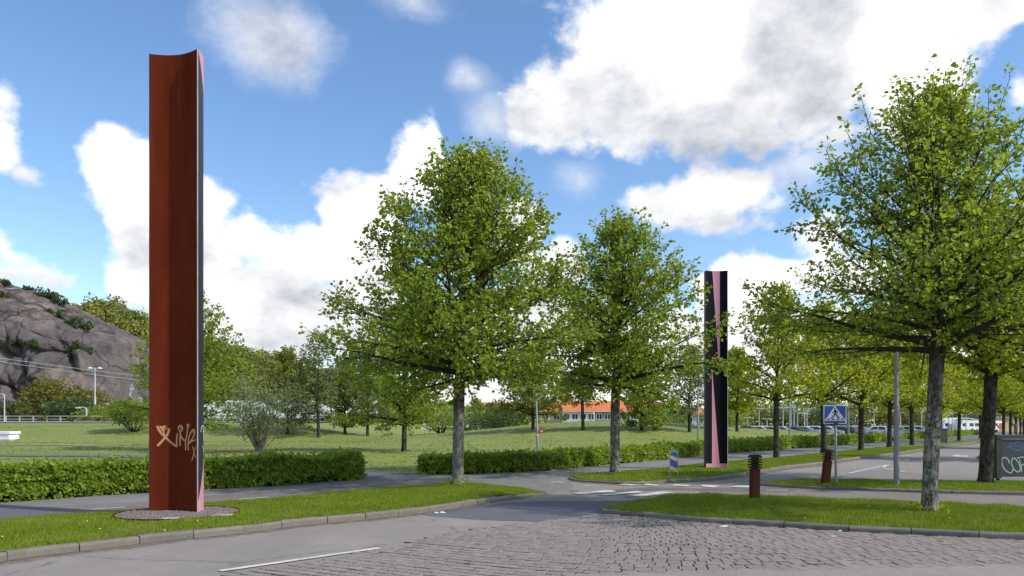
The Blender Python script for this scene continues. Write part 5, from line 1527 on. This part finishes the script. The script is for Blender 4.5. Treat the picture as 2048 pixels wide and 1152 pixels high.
# ================================================================== FAR LEFT: CLIFF, HILL, ROAD
def interp(tab, x):
    for (a, u), (b, v) in zip(tab, tab[1:]):
        if x <= b: return u + (v - u) * max(0, x - a) / (b - a)
    return tab[-1][1]
CLIFF_TOP = [(-420, 500), (-100, 520), (0, 549), (21, 565), (49, 579), (94, 588), (118, 600), (149, 610), (174, 626), (194, 636), (243, 664), (274, 688), (284, 723), (296, 765), (320, 846)]
def cliff():
    V = []; nu, nv = 440, 190
    for i in range(nu + 1):
        px = -420 + 740 * i / nu; yt = interp(CLIFF_TOP, px); zt_ = max(1.0, EYE + (848 - yt) / 1500 * 190)
        x = (px - 1024) / 1500 * 190
        for j in range(nv + 1):
            v = j / nv
            z = -2 + (zt_ + 2) * v
            y = 163 + 8 * v + 20 * v ** 5
            p = Vector((x / 17, z / 15, 1.7))
            wx = Vector((x / 17 + .45 * mn.noise(Vector((x / 30, z / 22, 4))), z / 24 + .3 * mn.noise(Vector((x / 20, z / 20, 9))), 2))
            a = abs(mn.noise(wx * 1.0)); b = abs(mn.noise(Vector((x / 7 + z / 26, z / 9.5, 5)) + Vector((.5 * mn.noise(Vector((x / 10, z / 8, 3))), 0, 0))))
            led = mn.noise(Vector((x / 26, (z + .28 * x) / 8, 11)))
            vd = mn.voronoi(Vector((x / 17 + .35 * mn.noise(Vector((x / 12, z / 12, 1))), (z + .35 * x) / 13 + .3 * mn.noise(Vector((x / 14, z / 9, 6))), 3)))[0]; vc = mn.voronoi(Vector((x / 8 + z / 20, z / 10, 8)))[0]
            y -= 6.0 * (a ** .7) * (1 - v ** 4 * .6) + 7.5 * min(.8, vd[1] - vd[0]) ** .5 + 2.6 * min(.7, vc[1] - vc[0]) ** .5 + 2.5 * led + 1.6 * abs(mn.noise(Vector((x / 3.2 + z / 9, z / 6, 2)))) + 1.1 * abs((((z + .3 * x) / 5.5 + .8 * mn.noise(Vector((x / 9, z / 9, 13)))) % 1) - .3) + .5 * mn.noise(Vector((x / 1.8, z / 2.2, 0))) + .8 * mn.noise(Vector((x / 4, z / 5, 7)))
            xr = x + .8 * mn.noise(Vector((x / 5, z / 5, 20)))
            V.append((xr, y, z + .35 * mn.noise(Vector((x / 2, v * 30, 2))) * v))
    for i in range(nu + 1):   # back skirt
        V.append((V[i * (nv + 1) + nv][0], 235, V[i * (nv + 1) + nv][2] * .8))
    F = []
    for i in range(nu):
        for j in range(nv):
            a = i * (nv + 1) + j; F.append((a, a + nv + 1, a + nv + 2, a + 1))
        b0 = (nu + 1) * (nv + 1)
        F.append((i * (nv + 1) + nv, (i + 1) * (nv + 1) + nv, b0 + i + 1, b0 + i))
    t = NT('gneiss'); p = t.pos(False)
    f = t.noise(p, .09, 7, .6, mp=(1, .4, .8)); g_ = t.noise(p, .7, 6, .65); st = t.noise(p, .5, 5, .6, mp=(1, .5, .10))
    c = t.ramp(f, [(.34, (.085, .076, .076)), (.50, (.128, .110, .102)), (.64, (.205, .155, .130))])
    c = t.mix(t.ramp(st, [(.42, .65), (.55, 0.0)]), c, (.060, .054, .062))
    c = t.mix(t.ramp(g_, [(.5, 0.0), (.7, .4)]), c, (.17, .135, .12))
    sh = t.n('ShaderNodeVectorMath', operation='MULTIPLY_ADD'); nn = t.n('ShaderNodeTexNoise', inp={'Scale': .09, 'Detail': 5.0}); t.l(p, nn.inputs['Vector']); t.l(nn.outputs['Color'], sh.inputs[0]); sh.inputs[1].default_value = (13, 13, 13); t.l(p, sh.inputs[2])
    cr = t.vor(sh.outputs[0], .065, 'DISTANCE_TO_EDGE', mp=(1, .3, 1.25))
    c = t.mix(t.ramp(cr, [(.006, .85), (.028, 0.0)]), c, (.03, .027, .025)); cr2 = t.vor(sh.outputs[0], .17, 'DISTANCE_TO_EDGE', mp=(1, .3, .7)); c = t.mix(t.ramp(cr2, [(.01, .6), (.045, 0.0)]), c, (.05, .043, .042))
    wh = t.vor(sh.outputs[0], .05, 'DISTANCE_TO_EDGE', mp=(1.9, .2, .25))
    c = t.mix(t.math('MULTIPLY', t.ramp(wh, [(.004, .7), (.016, 0.0)]), t.ramp(t.noise(p, .035, 3), [(.52, 0.0), (.58, 1.0)])), c, (.42, .40, .38))
    ge = t.n('ShaderNodeNewGeometry'); sp = t.n('ShaderNodeSeparateXYZ'); t.l(ge.outputs['True Normal'], sp.inputs[0])
    up = t.math('MULTIPLY', t.ramp(t.math('ADD', sp.outputs[2], t.math('MULTIPLY', t.noise(p, .25, 5), .5)), [(1.10, 0.0), (1.22, 1.0)]), .8)
    c = t.mix(up, c, (.085, .085, .03))
    t.bsdf(c, .85, .25, 0, t.bump(t.math('ADD', t.noise(p, .9, 7, .65), t.math('MULTIPLY', cr, .8)), .9, .8))
    me = np_mesh('cliff', np.array(V), np.array(F), t.m, smooth=False)
    tag(link(bpy.data.objects.new('rock_cliff', me)), kind='structure')
    return V, nv
CV, CNV = cliff()

HILL_TOP = [(-500, 640), (100, 640), (167, 626), (208, 612), (243, 620), (278, 640), (297, 650), (380, 680), (479, 708), (521, 718), (573, 726), (620, 748), (660, 759), (702, 768), (760, 795), (850, 820), (1000, 836), (1500, 842), (1700, 842)]
def hill_z(px, D):
    zt_ = EYE + (848 - interp(HILL_TOP, px)) / 1500 * 250 - 1.2
    return -1 + (zt_ + 1) * sst(172, 250, D) if D < 250 else zt_ * (1 - .5 * sst(250, 400, D))
def hill():
    V = []; nu, nv = 130, 26
    for i in range(nu + 1):
        px = -500 + 2200 * i / nu
        for j in range(nv + 1):
            D = 165 + 210 * j / nv; x = (px - 1024) / 1500 * 250
            V.append((x, D, hill_z(px, D) + .6 * mn.noise(Vector((x / 9, D / 9, 0)))))
    F = [(i * (nv + 1) + j, (i + 1) * (nv + 1) + j, (i + 1) * (nv + 1) + j + 1, i * (nv + 1) + j + 1) for i in range(nu) for j in range(nv)]
    m = plain('hill_floor', (.07, .075, .03), .95, .05, var=.4, scale=.3)
    tag(link(bpy.data.objects.new('hill', np_mesh('hill', np.array(V), np.array(F), m, smooth=True))), kind='structure')
    rg = random.Random(44); r = np.random.default_rng(44); C = []; N = []; S = []
    for i in range(1500):
        px = rg.uniform(60, 1500) if i % 3 else rg.uniform(140, 760); D = 180 + 74 * rg.random() ** .7
        x = (px - 1024) / 1500 * 250; z = hill_z(px, D)
        if z < 1.5: continue
        R_ = rg.uniform(1.3, 2.9); h = R_ * rg.uniform(.9, 1.5); n = 62
        v = r.normal(size=(n, 3)); v /= np.linalg.norm(v, axis=1, keepdims=True); v[:, 2] = np.abs(v[:, 2]) * 1.1 - .25
        k = (.7 + .35 * r.random(n))[:, None]
        C.append(np.array([x, D, z + h * .45]) + v * k * np.array([R_, R_, h])); N.append(v + r.normal(size=v.shape) * .35); S.append(np.full(n, .62))
    C = np.concatenate(C); N = np.concatenate(N); S = np.concatenate(S) * (.6 + .8 * r.random(len(C)))
    me = leaves_np('hillside_wood', C, r.normal(size=C.shape), N, S * 1.25, M['leaf_wood'], r, False)
    tag(link(bpy.data.objects.new('hillside_wood', me)), 'scrubby spring woodland covering the hill behind the cliff and meadow', 'woodland', kind='stuff')
hill()
def cliff_scrub():
    rg = random.Random(4); r = np.random.default_rng(4); C = []; N = []
    spots = [(int(440 * (px + 420) / 740), v, R_) for px, v, R_ in [(8, 1.0, 1.6), (40, 1.0, 1.2), (67, 1.0, 1.5), (110, .99, 2.2), (125, .99, 2.2), (150, .99, 2.4), (160, .98, 2.2), (60, .92, 3.0), (80, .90, 2.6), (170, .66, 1.4), (190, .68, 1.4), (230, .70, 2.0), (260, .82, 2.0), (20, .2, 3.5), (40, .16, 3), (5, .25, 3), (180, .93, 2.2), (205, .92, 2.4), (225, .93, 2.4)]]
    for i, v, R_ in spots:
        c = CV[min(440, i) * (CNV + 1) + int(v * CNV)]
        for q in range(4):
            o = np.array([rg.gauss(0, R_ * .6), -rg.random() * .8, rg.gauss(0, R_ * .25)])
            n = 55; w = r.normal(size=(n, 3)); w /= np.linalg.norm(w, axis=1, keepdims=True)
            C.append(np.array(c) + o + w * np.array([R_ * .5, R_ * .4, R_ * .42]) * (.5 + .5 * r.random(n))[:, None] + np.array([0, 0, .3])); N.append(w + r.normal(size=w.shape) * .4)
    C = np.concatenate(C); N = np.concatenate(N)
    me = leaves_np('cliff_scrub', C, r.normal(size=C.shape), N, .55 * (.6 + .8 * r.random(len(C))), M['shrub'], r, False)
    tag(link(bpy.data.objects.new('cliff_scrub', me)), 'dark scrub growing on the ledges and skyline of the rock cliff', 'scrub', kind='stuff')
cliff_scrub()
bush(100, 126, 8.6, 5.6, 'left half of the olive gold trees at the foot of the cliff', 41, 'leaf_cliff', .42, 'oak_tree', 'tree', 3600, group='trees at the foot of the cliff')
bush(170, 130, 7.2, 4.6, 'right half of the olive gold trees at the foot of the cliff', 42, 'leaf_cliff', .42, 'oak_tree', 'tree', 2800, group='trees at the foot of the cliff')
bush(130, 122, 4.2, 6.5, 'dark green undergrowth below the olive gold trees', 43, 'shrub', .4, n=2600, group='trees at the foot of the cliff')
bush(40, 140, 4.5, 3.5, 'dark bush at the foot of the cliff near the left edge', 44, 'shrub', .4, n=1600, group='trees at the foot of the cliff')
bush(200, 115, 3.2, 3.6, 'low dark bush behind the road railing left of the column', 45, 'leaf_meadow', .3, n=1500, group='trees at the foot of the cliff')

# raised road, railing, railway edge
def far_road():
    z0 = 1.76
    tag(MB().box(-150, -22, 101, 140, -1, z0).build('highway', M['concrete']), kind='structure')
    mb = MB(); mb.loft([[(x, 90.5, H(x, 90) - .4), (x, 91.5, H(x, 91.5) + .15), (x, 98.5, 1.70), (x, 99.5, 1.35)] for x in (-150, -110, -80, -60, -40, -24)], caps=False, closed=False)
    tag(mb.build('rail_bed', plain('ballast', (.15, .115, .095), .95, .1, var=.3, scale=3, bump=.03), fix=False), kind='structure')
    tag(MB().box(-150, -24, 96.0, 96.07, 1.5, 1.86).build('railway_rail', M['rust_dark']), 'dark railway rail on the ballast below the road railing', 'railway track')
    root = empty('road_railing', (-50, 100.5, z0)); tag(root, 'long grey steel railing along the raised road before the cliff', 'railing')
    x = -36
    while x < 28.5:
        MB().cbox(x - .06, x + .06, -.06, .06, -.6, .92).build('post', M['galv_light'], root); x += 1.82
    for zz, hh, nm in ((.90, .08, 'rail'), (.50, .07, 'rail'), (.18, .10, 'rail')):
        MB().box(-36, 28.4, -.10, -.065, zz - hh / 2, zz + hh / 2).build(nm, M['galv_light'], root)
    for i, (px, pw) in enumerate([(83, 8), (143, 11), (174, 8), (198, 11)]):
        bush(px, 99.6, .55, pw * .04 + .3, ['brown weed clump left of the others below the railing', 'widest brown weed clump below the railing', 'small brown weed clump below the railing', 'brown weed clump below the tall twin lamp'][i], 50 + i, 'leaf_cliff', .16, n=260, dz=.35, group='weeds along the railing')
far_road()
x, y, z = GD(190, 118); lamp_post(x, y, 1.7, ZH(736, 118) - 1.7, .16, .10, 4, 'tall mast with twin white lamps before the cliff', 0, 'double', group='road lamps', mat='galv_light')
for px, D, top, dx, lb in ((9, 116, 789, -1, 'curved road lamp at the left edge'), (173, 112, 816, -1, 'short curved road lamp left of the tall twin lamp'), (198, 126, 808, 1, 'thin curved road lamp just right of the tall twin lamp'), (222, 130, 822, -1, 'small road lamp with a blue sign near the column')):
    x, y, z = GD(px, D); o = lamp_post(x, y, 1.7, ZH(top, D) - 1.7, .10, .08, 2, lb, 0, 'curve', group='road lamps', mat='galv_light', dirx=dx)
MB().box(-.35, .35, -.15, -.12, 1.0, 1.8).build('blue_sign', M['sign_blue'], o)
for i, (ya, yb) in enumerate(((707, 752), (714, 762))):
    D = 90
    pts = []
    for k in range(25):
        t = k / 24; px = -120 + (620 + 120) * t; py = ya - 8 + (yb - ya + 42) * t + 6 * math.sin(PI * t)
        pts.append(((px - 1024) / 1500 * D, D, ZH(py, D)))
    o = MB().tube(pts, .028, 5).build('overhead_wire', M['galv_light']); tag(o, ['upper of two overhead wires crossing before the cliff', 'lower of two overhead wires crossing before the cliff'][i], 'wire', 'overhead wires')
x, y, z = GT(-2, 881)
root = empty('service_box', (x, y, z)); tag(root, 'white concrete service box with a lid at the left edge of the meadow', 'service box')
k = y / 1500
MB().cbox(-30 * k, 20 * k, 0, 1.2, -.1, 13 * k, .02).build('box', M['white_paint'], root); MB().cbox(-31 * k, 22 * k, -.08, 1.3, 13 * k, 18 * k, .03).build('lid', M['white_paint'], root)
MB().cbox(-10 * k, 31 * k, -.5, -.1, -.1, 2.2 * k, .02).build('slab', M['concrete'], root)

# lorries behind the meadow trees
def lorry():
    root = empty('lorry', (0, 0, 0))
    MB().cbox(-2.6, 3.6, -1.2, 1.2, .95, 3.35, .05).build('cargo_box', M['white_paint'], root)
    MB().box(-4.2, 3.6, -.9, .9, .6, .93).build('chassis', M['board'], root)
    MB().prism([(-4.5, .6), (-2.75, .6), (-2.75, 2.9), (-3.7, 2.9), (-4.35, 2.0)], -1.15, 1.15, 'y').build('cab', M['white_paint'], root)
    for s in (-1, 1):
        MB().prism([(-4.15, 1.75), (-3.2, 1.75), (-3.2, 2.5), (-3.75, 2.5)], s * 1.16, s * 1.18, 'y').build('window', M['glass_dark'], root)
        for xx in (-3.6, 2.2, 3.0):
            MB().tube([(xx, s * .8, .48), (xx, s * 1.15, .48)], .48, 14).build('wheel', M['black'], root)
    return root
l0 = lorry()
for i, (px, D, rz, lb) in enumerate([(468, 104, 0, 'white lorry glimpsed between the column tree and the pale shrub'), (548, 104, .05, 'white lorry glimpsed through the pale many stemmed shrub'), (628, 104, PI, 'white lorry glimpsed behind the slender meadow tree'), (702, 106, 0, 'white lorry glimpsed behind the low branched green tree'), (900, 120, 0, 'white lorry glimpsed beside the big linden trunk')]):
    o = l0 if i == 0 else copy_tree(l0)
    x, y, z = GD(px, D); o.location = (x, y, 1.45 if px < 700 else z + .3); o.rotation_euler = (0, 0, rz); tag(o, lb, 'lorry', 'white lorries behind the meadow')

# ================================================================== HOUSES
def house(px0, px1, D, wall, ytop, yeave, nwin, label, chim=None, name='row_house', base=-1.0, depth=8):
    x0, x1 = (px0 - 1024) / 1500 * D, (px1 - 1024) / 1500 * D; w = x1 - x0
    ze, zt_ = ZH(yeave, D), ZH(ytop, D + depth / 2)
    root = empty(name, ((x0 + x1) / 2, D, base)); tag(root, label, 'house', 'row of red roofed houses')
    ze -= base; zt_ -= base; a = w / 2 - .03
    MB().box(-a, a, 0, depth, 0, ze).build('wall', M[wall], root)
    mb = MB(); mb.loft([[(-a - .02, -.5, ze - .15), (-a - .02, depth / 2, zt_), (-a - .02, depth + .5, ze - .15), (-a - .02, depth + .5, ze - .02), (-a - .02, depth / 2, zt_ + .16), (-a - .02, -.5, ze - .02)][::1], [(a + .02, -.5, ze - .15), (a + .02, depth / 2, zt_), (a + .02, depth + .5, ze - .15), (a + .02, depth + .5, ze - .02), (a + .02, depth / 2, zt_ + .16), (a + .02, -.5, ze - .02)]])
    rf = mb.build('roof', M['tile_red'], root)
    for s in (-1, 1):
        MB().prism([(0 + .05, ze), (depth - .05, ze), (depth / 2, zt_ - .05)], s * a, s * (a - .1), 'x').build('gable', M[wall], root)
    MB().tube([(-a, -.45, ze - .1), (a, -.45, ze - .1)], .07, 6).build('gutter', M['white_paint'], root)
    for fl, (zb, zh) in enumerate(((ze - 1.75, 1.25), (ze - 4.5, 1.25))):
        for i in range(nwin):
            cx = -a + w * (i + .5) / nwin; hw = .62 if fl == 0 else .7
            fr = MB().box(cx - hw, cx + hw, -.05, .02, zb, zb + zh).build('window', M['white_paint'], root)
            for s in (-1, 1): MB().box(min(cx + s * .05, cx + s * (hw - .09)), max(cx + s * .05, cx + s * (hw - .09)), -.06, -.052, zb + .1, zb + zh - .1).build('pane', M['glass_dark'], fr)
    if chim is not None:
        cx = (chim - 1024) / 1500 * (D + 4) - (x0 + x1) / 2
        MB().cbox(cx - .5, cx + .5, depth / 2 - .5, depth / 2 + .5, zt_ - .5, zt_ + 1.0, .04).build('chimney', M['brick_red'], root)
    return root
house(955, 1022, 156, 'wall_white', 806, 823, 3, 'red roofed house glimpsed just right of the big linden trunk', base=-2)
house(1058, 1124, 152, 'wall_yellow', 805, 822, 3, 'red roofed house hidden behind the olive bushy tree', base=-2)
house(1125, 1158, 150, 'wall_white', 804, 822, 2, 'white red roofed house with a chimney left of the small young tree', 1139, base=-2)
house(1158, 1190, 150, 'wall_white', 804, 822, 2, 'white red roofed house right of the small young tree', base=-2)
house(1190, 1256, 150.6, 'wall_green', 803.5, 822.5, 4, 'grey green red roofed house behind the verge linden trunk', base=-2)
house(1258, 1330, 153, 'wall_white', 805, 822, 4, 'red roofed house behind the dense bright bushy tree', base=-2)
house(1348, 1410, 160, 'wall_white', 816, 830, 3, 'red roofed house behind the blue green round tree', base=-2)
house(1411, 1452, 160, 'wall_white', 818, 831, 2, 'red roofed house beside the black column', base=-2)

# ================================================================== CAR PARK
tag(MB().quad((24, 100, -.16), (140, 100, -.16), (140, 160, -.16), (24, 160, -.16)).build('car_park', M['carpark'], fix=False), kind='structure')
def car(kind, paint_):
    root = empty('parked_car', (0, 0, 0))
    L, W = (2.15, .88)
    body_p = [(-L, .32), (-L + .02, .78), (-L + .25, .92), (-1.15, .97), (1.15, .93), (1.75, .83), (L, .68), (L + .02, .36), (1.7, .22), (-1.8, .22)]
    def sec(p, w, inset): return [(x * (1 - inset * .02), w, z) for x, z in p]
    mb = MB(); mb.loft([sec(body_p, -W + .12, 1.5), sec(body_p, -W, 0), sec(body_p, W, 0), sec(body_p, W - .12, 1.5)]); mb.build('body', M[paint_], root, smooth=False)
    if kind == 'estate': cab = [(-1.95, .93), (-1.80, 1.40), (-1.4, 1.47), (.05, 1.48), (.35, 1.42), (1.2, .93)]
    elif kind == 'hatch': cab = [(-1.85, .93), (-1.45, 1.42), (-1.1, 1.50), (.0, 1.50), (.3, 1.42), (1.1, .93)]
    else: cab = [(-1.6, .93), (-.95, 1.38), (-.6, 1.43), (.1, 1.43), (.4, 1.36), (1.2, .93)]
    mb = MB(); c = [(x, z) for x, z in cab]
    mb.loft([[(x, -.80 + (z - .93) * .28, z) for x, z in c], [(x, .80 - (z - .93) * .28, z) for x, z in c]]); mb.build('cabin', M[paint_], root)
    xm = lambda z, side: None
    top = [p for p in c if p[1] > 1.36]; x0t, x1t = top[0][0], top[-1][0]; x0b, x1b = c[0][0], c[-1][0]
    for s in (-1, 1):
        def wp(x, z): return (x, s * (.808 - (z - .93) * .28), z)
        for a, b in ((.06, .47), (.51, .93)):
            xb = lambda u: x0b + .12 + (x1b - x0b - .24) * u; xt = lambda u: x0t + .05 + (x1t - x0t - .1) * u
            MB().quad(wp(xb(a), .97), wp(xb(b), .97), wp(xt(b), 1.35), wp(xt(a), 1.35)).build('side_window', M['glass_dark'], root)
    def scr(p, q, off):
        (xa, za), (xb_, zb) = p, q
        n = Vector((zb - za, 0, -(xb_ - xa))).normalized() * .006 * off
        a_, b_ = .06, .94
        P = lambda t, e: (xa + (xb_ - xa) * t + n.x, e * (.72 - (za + (zb - za) * t - .93) * .28), za + (zb - za) * t + n.z)
        return MB().quad(P(a_, -1), P(a_, 1), P(b_, 1), P(b_, -1))
    scr(c[-1], c[-2], 1 if (c[-2][1] - c[-1][1]) > 0 else -1).build('windscreen', M['glass_dark'], root)
    scr(c[0], c[1], -1).build('rear_window', M['glass_dark'], root)
    for s in (-1, 1):
        MB().cbox(L - .12, L + .025, min(s * .5, s * .8), max(s * .5, s * .8), .6, .73).build('headlight', M['lens'], root)
        MB().cbox(-L - .02, -L + .1, min(s * .58, s * .84), max(s * .58, s * .84), .68, .86).build('tail_light', M['tail_red'], root)
        for xx in (-1.35, 1.35):
            w_ = MB().tube([(xx, s * .70, .32), (xx, s * .90, .32)], .32, 16).build('wheel', M['black'], root)
            MB().tube([(xx, s * .901, .32), (xx, s * .91, .32)], .2, 12).build('rim', M['galv_light'], w_)
        MB().cbox(.75, .95, min(s * .86, s * 1.0), max(s * .86, s * 1.0), .93, 1.05).build('mirror', M[paint_], root)
    return root
kinds = {}
carlist = [(1474, 'estate', 'car_white'), (1500, 'hatch', 'car_dark'), (1522, 'hatch', 'car_white'), (1544, 'estate', 'car_white'), (1566, 'saloon', 'car_white'), (1590, 'estate', 'car_blue'), (1612, 'saloon', 'car_white'), (1634, 'hatch', 'car_white'), (1656, 'estate', 'car_white'),
           (1680, 'saloon', 'car_dark'), (1702, 'estate', 'car_silver'), (1722, 'hatch', 'car_white'), (1748, 'hatch', 'car_white'), (1772, 'estate', 'car_white'), (1794, 'saloon', 'car_silver'), (1816, 'estate', 'car_white'), (1838, 'hatch', 'car_white'), (1858, 'saloon', 'car_silver')]
names_c = {'car_silver': 'silver', 'car_dark': 'dark', 'car_white': 'white', 'car_blue': 'blue grey'}
where = ['farthest left in the front row of the car park, next to the black column', 'second from the left in the front row, left of the first avenue trunk', 'just left of the first avenue trunk in the front row', 'behind the first avenue trunk in the front row', 'just right of the first avenue trunk in the front row', 'in the front row behind the slim lamp post', 'in the front row below the pair of car park lamps', 'in the front row left of the crossing sign trunk', 'in the front row directly below the crossing sign', 'in the front row just right of the crossing sign post', 'in the front row left of the third avenue trunk', 'in the front row behind the third avenue trunk', 'standing apart with red tail lights right of the third avenue trunk', 'in the front row behind the grey sign back', 'in the front row behind the tall lamp post', 'in the front row between lamp post and nearest trunk', 'second from the right in the front row before the nearest trunk', 'farthest right in the front row beside the nearest trunk']
for row, (D0, dx) in enumerate(((106, 0), (113.5, 11))):
    for i, (px, kd, col) in enumerate(carlist):
        if row == 1 and i % 6 == 5: continue
        if row: kd, col = carlist[(i * 5 + 2) % len(carlist)][1:]
        key = (kd, col)
        if key not in kinds: kinds[key] = o = car(kd, col)
        else: o = copy_tree(kinds[key])
        D = D0 + (px - 1474) * .02
        o.location = ((px + dx - 1024) / 1500 * D, D, -.16); a = math.radians(-28 if i != 12 else 160); o.rotation_euler = (0, 0, a + .04 * math.sin(i * 3 + row))
        body = {'estate': 'estate car', 'hatch': 'hatchback', 'saloon': 'saloon'}[kd]
        if row == 0: lb = '%s %s %s' % (names_c[col], body, where[i])
        else: lb = '%s %s in the back row, %s' % (names_c[col], body, where[i].replace('in the front row ', '').replace(' in the front row', '').replace('of the car park, ', ''))
        tag(o, ' '.join(lb.split()[:16]), 'car', 'cars in the car park')

# ================================================================== FAR RIGHT BUILDINGS
def hall():
    D = 165; x0, x1 = (1893 - 1024) / 1500 * D, (1962 - 1024) / 1500 * D; w = x1 - x0
    root = empty('sports_hall', ((x0 + x1) / 2, D, -.2)); tag(root, 'low white hall with a curved roof and blue end beyond the avenue', 'hall')
    a = w / 2; arc = [(-a, 0), (a, 0)] + [(a * math.cos(PI * i / 16), 1.55 + 1.5 * math.sin(PI * i / 16)) for i in range(17)]
    MB().prism(arc, 0, 14, 'y').build('wall', M['wall_white'], root)
    arc2 = [(a * 1.02 * math.cos(PI * i / 16), 1.6 + 1.6 * math.sin(PI * i / 16)) for i in range(17)] + [(a * 1.0 * math.cos(PI * i / 16), 1.55 + 1.5 * math.sin(PI * i / 16)) for i in range(16, -1, -1)]
    MB().prism(arc2, -.4, 14, 'y').build('roof', M['white_paint'], root)
    MB().prism([(a * .22, .1), (a * .96, .1), (a * .96, 1.75), (a * .6, 2.55), (a * .22, 2.85)], -.06, -.02, 'y').build('blue_panel', M['blue_hall'], root)
    for i in range(3): MB().box(-a * .8 + i * 1.5, -a * .8 + i * 1.5 + 1.1, -.05, -.02, 1.1, 1.9).build('window', M['glass_dark'], root)
hall()
def caravan():
    root = empty('caravan', (0, 0, 0))
    MB().prism([(-2.2, .45), (2.1, .45), (2.3, 1.2), (2.0, 2.3), (-1.9, 2.4), (-2.3, 1.4)], -1.0, 1.0, 'y').build('body', M['white_paint'], root)
    for xx in (-1.5, 0, 1.1): MB().cbox(xx - .45, xx + .35, -1.02, -1.005, 1.3, 1.85, .004).build('window', M['glass_dark'], root)
    for s in (-1, 1): MB().tube([(0, s * .85, .33), (0, s * 1.02, .33)], .33, 12).build('wheel', M['black'], root)
    return root
cv = caravan()
for i, (px, D, rz, lb) in enumerate([(1903, 138, .1, 'white camper van left of the avenue trunk before the hall'), (1935, 136, .2, 'white camper van with dark windows before the blue panel'), (1960, 140, -.2, 'white camper van right of the blue end of the hall'), (1984, 150, .3, 'white camper van between the dark linden and the yellow house')]):
    o = cv if i == 0 else copy_tree(cv); o.location = ((px - 1024) / 1500 * D, D, -.1); o.rotation_euler = (0, 0, rz); tag(o, lb, 'camper van', 'camper vans before the hall')
def yellow_house():
    D = 175; x0, x1 = (1974 - 1024) / 1500 * D, (2090 - 1024) / 1500 * D; a = (x1 - x0) / 2
    root = empty('yellow_building', ((x0 + x1) / 2, D, 0)); tag(root, 'pale yellow building at the end of the road above the board', 'building')
    MB().box(-a, a, 0, 9, -.5, 3.0).build('wall', M['wall_yellow'], root)
    MB().prism([(-.4, 2.98), (9.4, 2.98), (4.5, 4.6)], -a - .3, a + .3, 'x').build('roof', M['grey_paint'], root)
    for i in range(6): 
        f = MB().box(-a + 1 + i * 2.1, -a + 2.1 + i * 2.1, -.06, .0, 1.0, 2.2).build('window', M['white_paint'], root); MB().box(-a + 1.12 + i * 2.1, -a + 1.98 + i * 2.1, -.08, -.062, 1.1, 2.1).build('pane', M['glass_dark'], f)
yellow_house()
def marker(px, D, top, mat, label, cat, shape):
    x = (px - 1024) / 1500 * D; z1 = ZH(top, D); root = empty(cat.replace(' ', '_'), (x, D, 0)); tag(root, label, cat)
    MB().tube([(0, 0, -.05), (0, 0, z1)], .05, 8).build('post', M['galv'], root)
    if shape == 'd': MB().prism([(-.45, z1), (0, z1 - .45), (.45, z1), (0, z1 + .45)], -.08, -.06, 'y').build('plate', M[mat], root)
    else:
        MB().cbox(-.18, .18, -.2, -.05, z1 - .9, z1 + .25).build('housing', M['board'], root); MB().lathe([(.16, 0), (.15, .04), (.01, .06)], (0, 0, 0), 12).build('red_lamp', M['tail_red'], root); bpy.context.view_layer.update()
        o = [c for c in root.children if c.name.startswith('red_lamp')][0]; o.location = (0, -.2, z1); o.rotation_euler = (PI / 2, 0, 0)
M['orange'] = plain('orange_plate', (.60, .18, .03), .6, .4)
marker(2000, 92, 854, 'orange', 'small orange diamond sign above the board', 'warning sign', 'd')
marker(2030, 92, 852, 'tail_red', 'traffic signal with a red lamp above the board', 'traffic signal', 's')

# tree belt beyond the car park
belt = [(1462, 150, 7.4, 5.5, 'leaf_meadow'), (1500, 170, 8.2, 6.5, 'leaf_olive'), (1545, 178, 8.8, 7, 'leaf_olive'), (1590, 165, 7.2, 6.5, 'leaf_pale'), (1632, 172, 8.2, 7, 'leaf_olive'), (1672, 160, 7.0, 6, 'leaf_pale'), (1716, 165, 7.6, 6.5, 'leaf_cliff'),
        (1760, 170, 7.2, 6.5, 'leaf_light'), (1808, 165, 6.8, 6.0, 'leaf_cliff'), (1850, 172, 7.2, 6.5, 'leaf_light'), (1896, 185, 8.0, 6.5, 'leaf_cliff'), (1990, 195, 8.5, 8, 'leaf_meadow'), (2060, 190, 8.5, 8, 'leaf_olive')]
wl_ = ['green tree clump right of the black column', 'olive tree clump left of the first avenue trunk', 'brownish tree clump behind the pair of car park lamps', 'pale willow clump left of the crossing sign', 'olive tree clump behind the crossing sign', 'pale green tree clump right of the crossing sign', 'golden tree clump behind the third avenue trunk', 'sunlit yellow tree clump left of the tall lamp post', 'golden tree clump right of the tall lamp post', 'sunlit yellow tree clump beside the nearest trunk', 'golden tree clump behind the white hall', 'green tree clump behind the yellow building', 'olive tree clump at the far right behind the yellow building']
for i, (px, D, h, R_, lm) in enumerate(belt):
    bush(px, D, h, R_, wl_[i] + ' beyond the car park', 80 + i, lm, .42, 'tree_clump', 'tree', 2400, group='trees beyond the car park')
for i, (px, D, h, R_) in enumerate([(740, 150, 7, 7), (820, 152, 7.5, 7), (890, 156, 6.5, 6.5), (1000, 148, 6.0, 5), (1040, 146, 6.5, 5.5), (1340, 148, 5.5, 4.5)]):
    bush(px, D, h, R_, ['green wood edge behind the low branched tree', 'green wood edge left of the big linden trunk', 'green wood edge at the big linden trunk', 'dark green wood edge right of the first red roof', 'green wood edge behind the olive bushy tree', 'green wood edge right of the dense bright tree'][i], 110 + i, 'leaf_wood', .5, 'tree_clump', 'tree', 2000, group='trees before the houses')
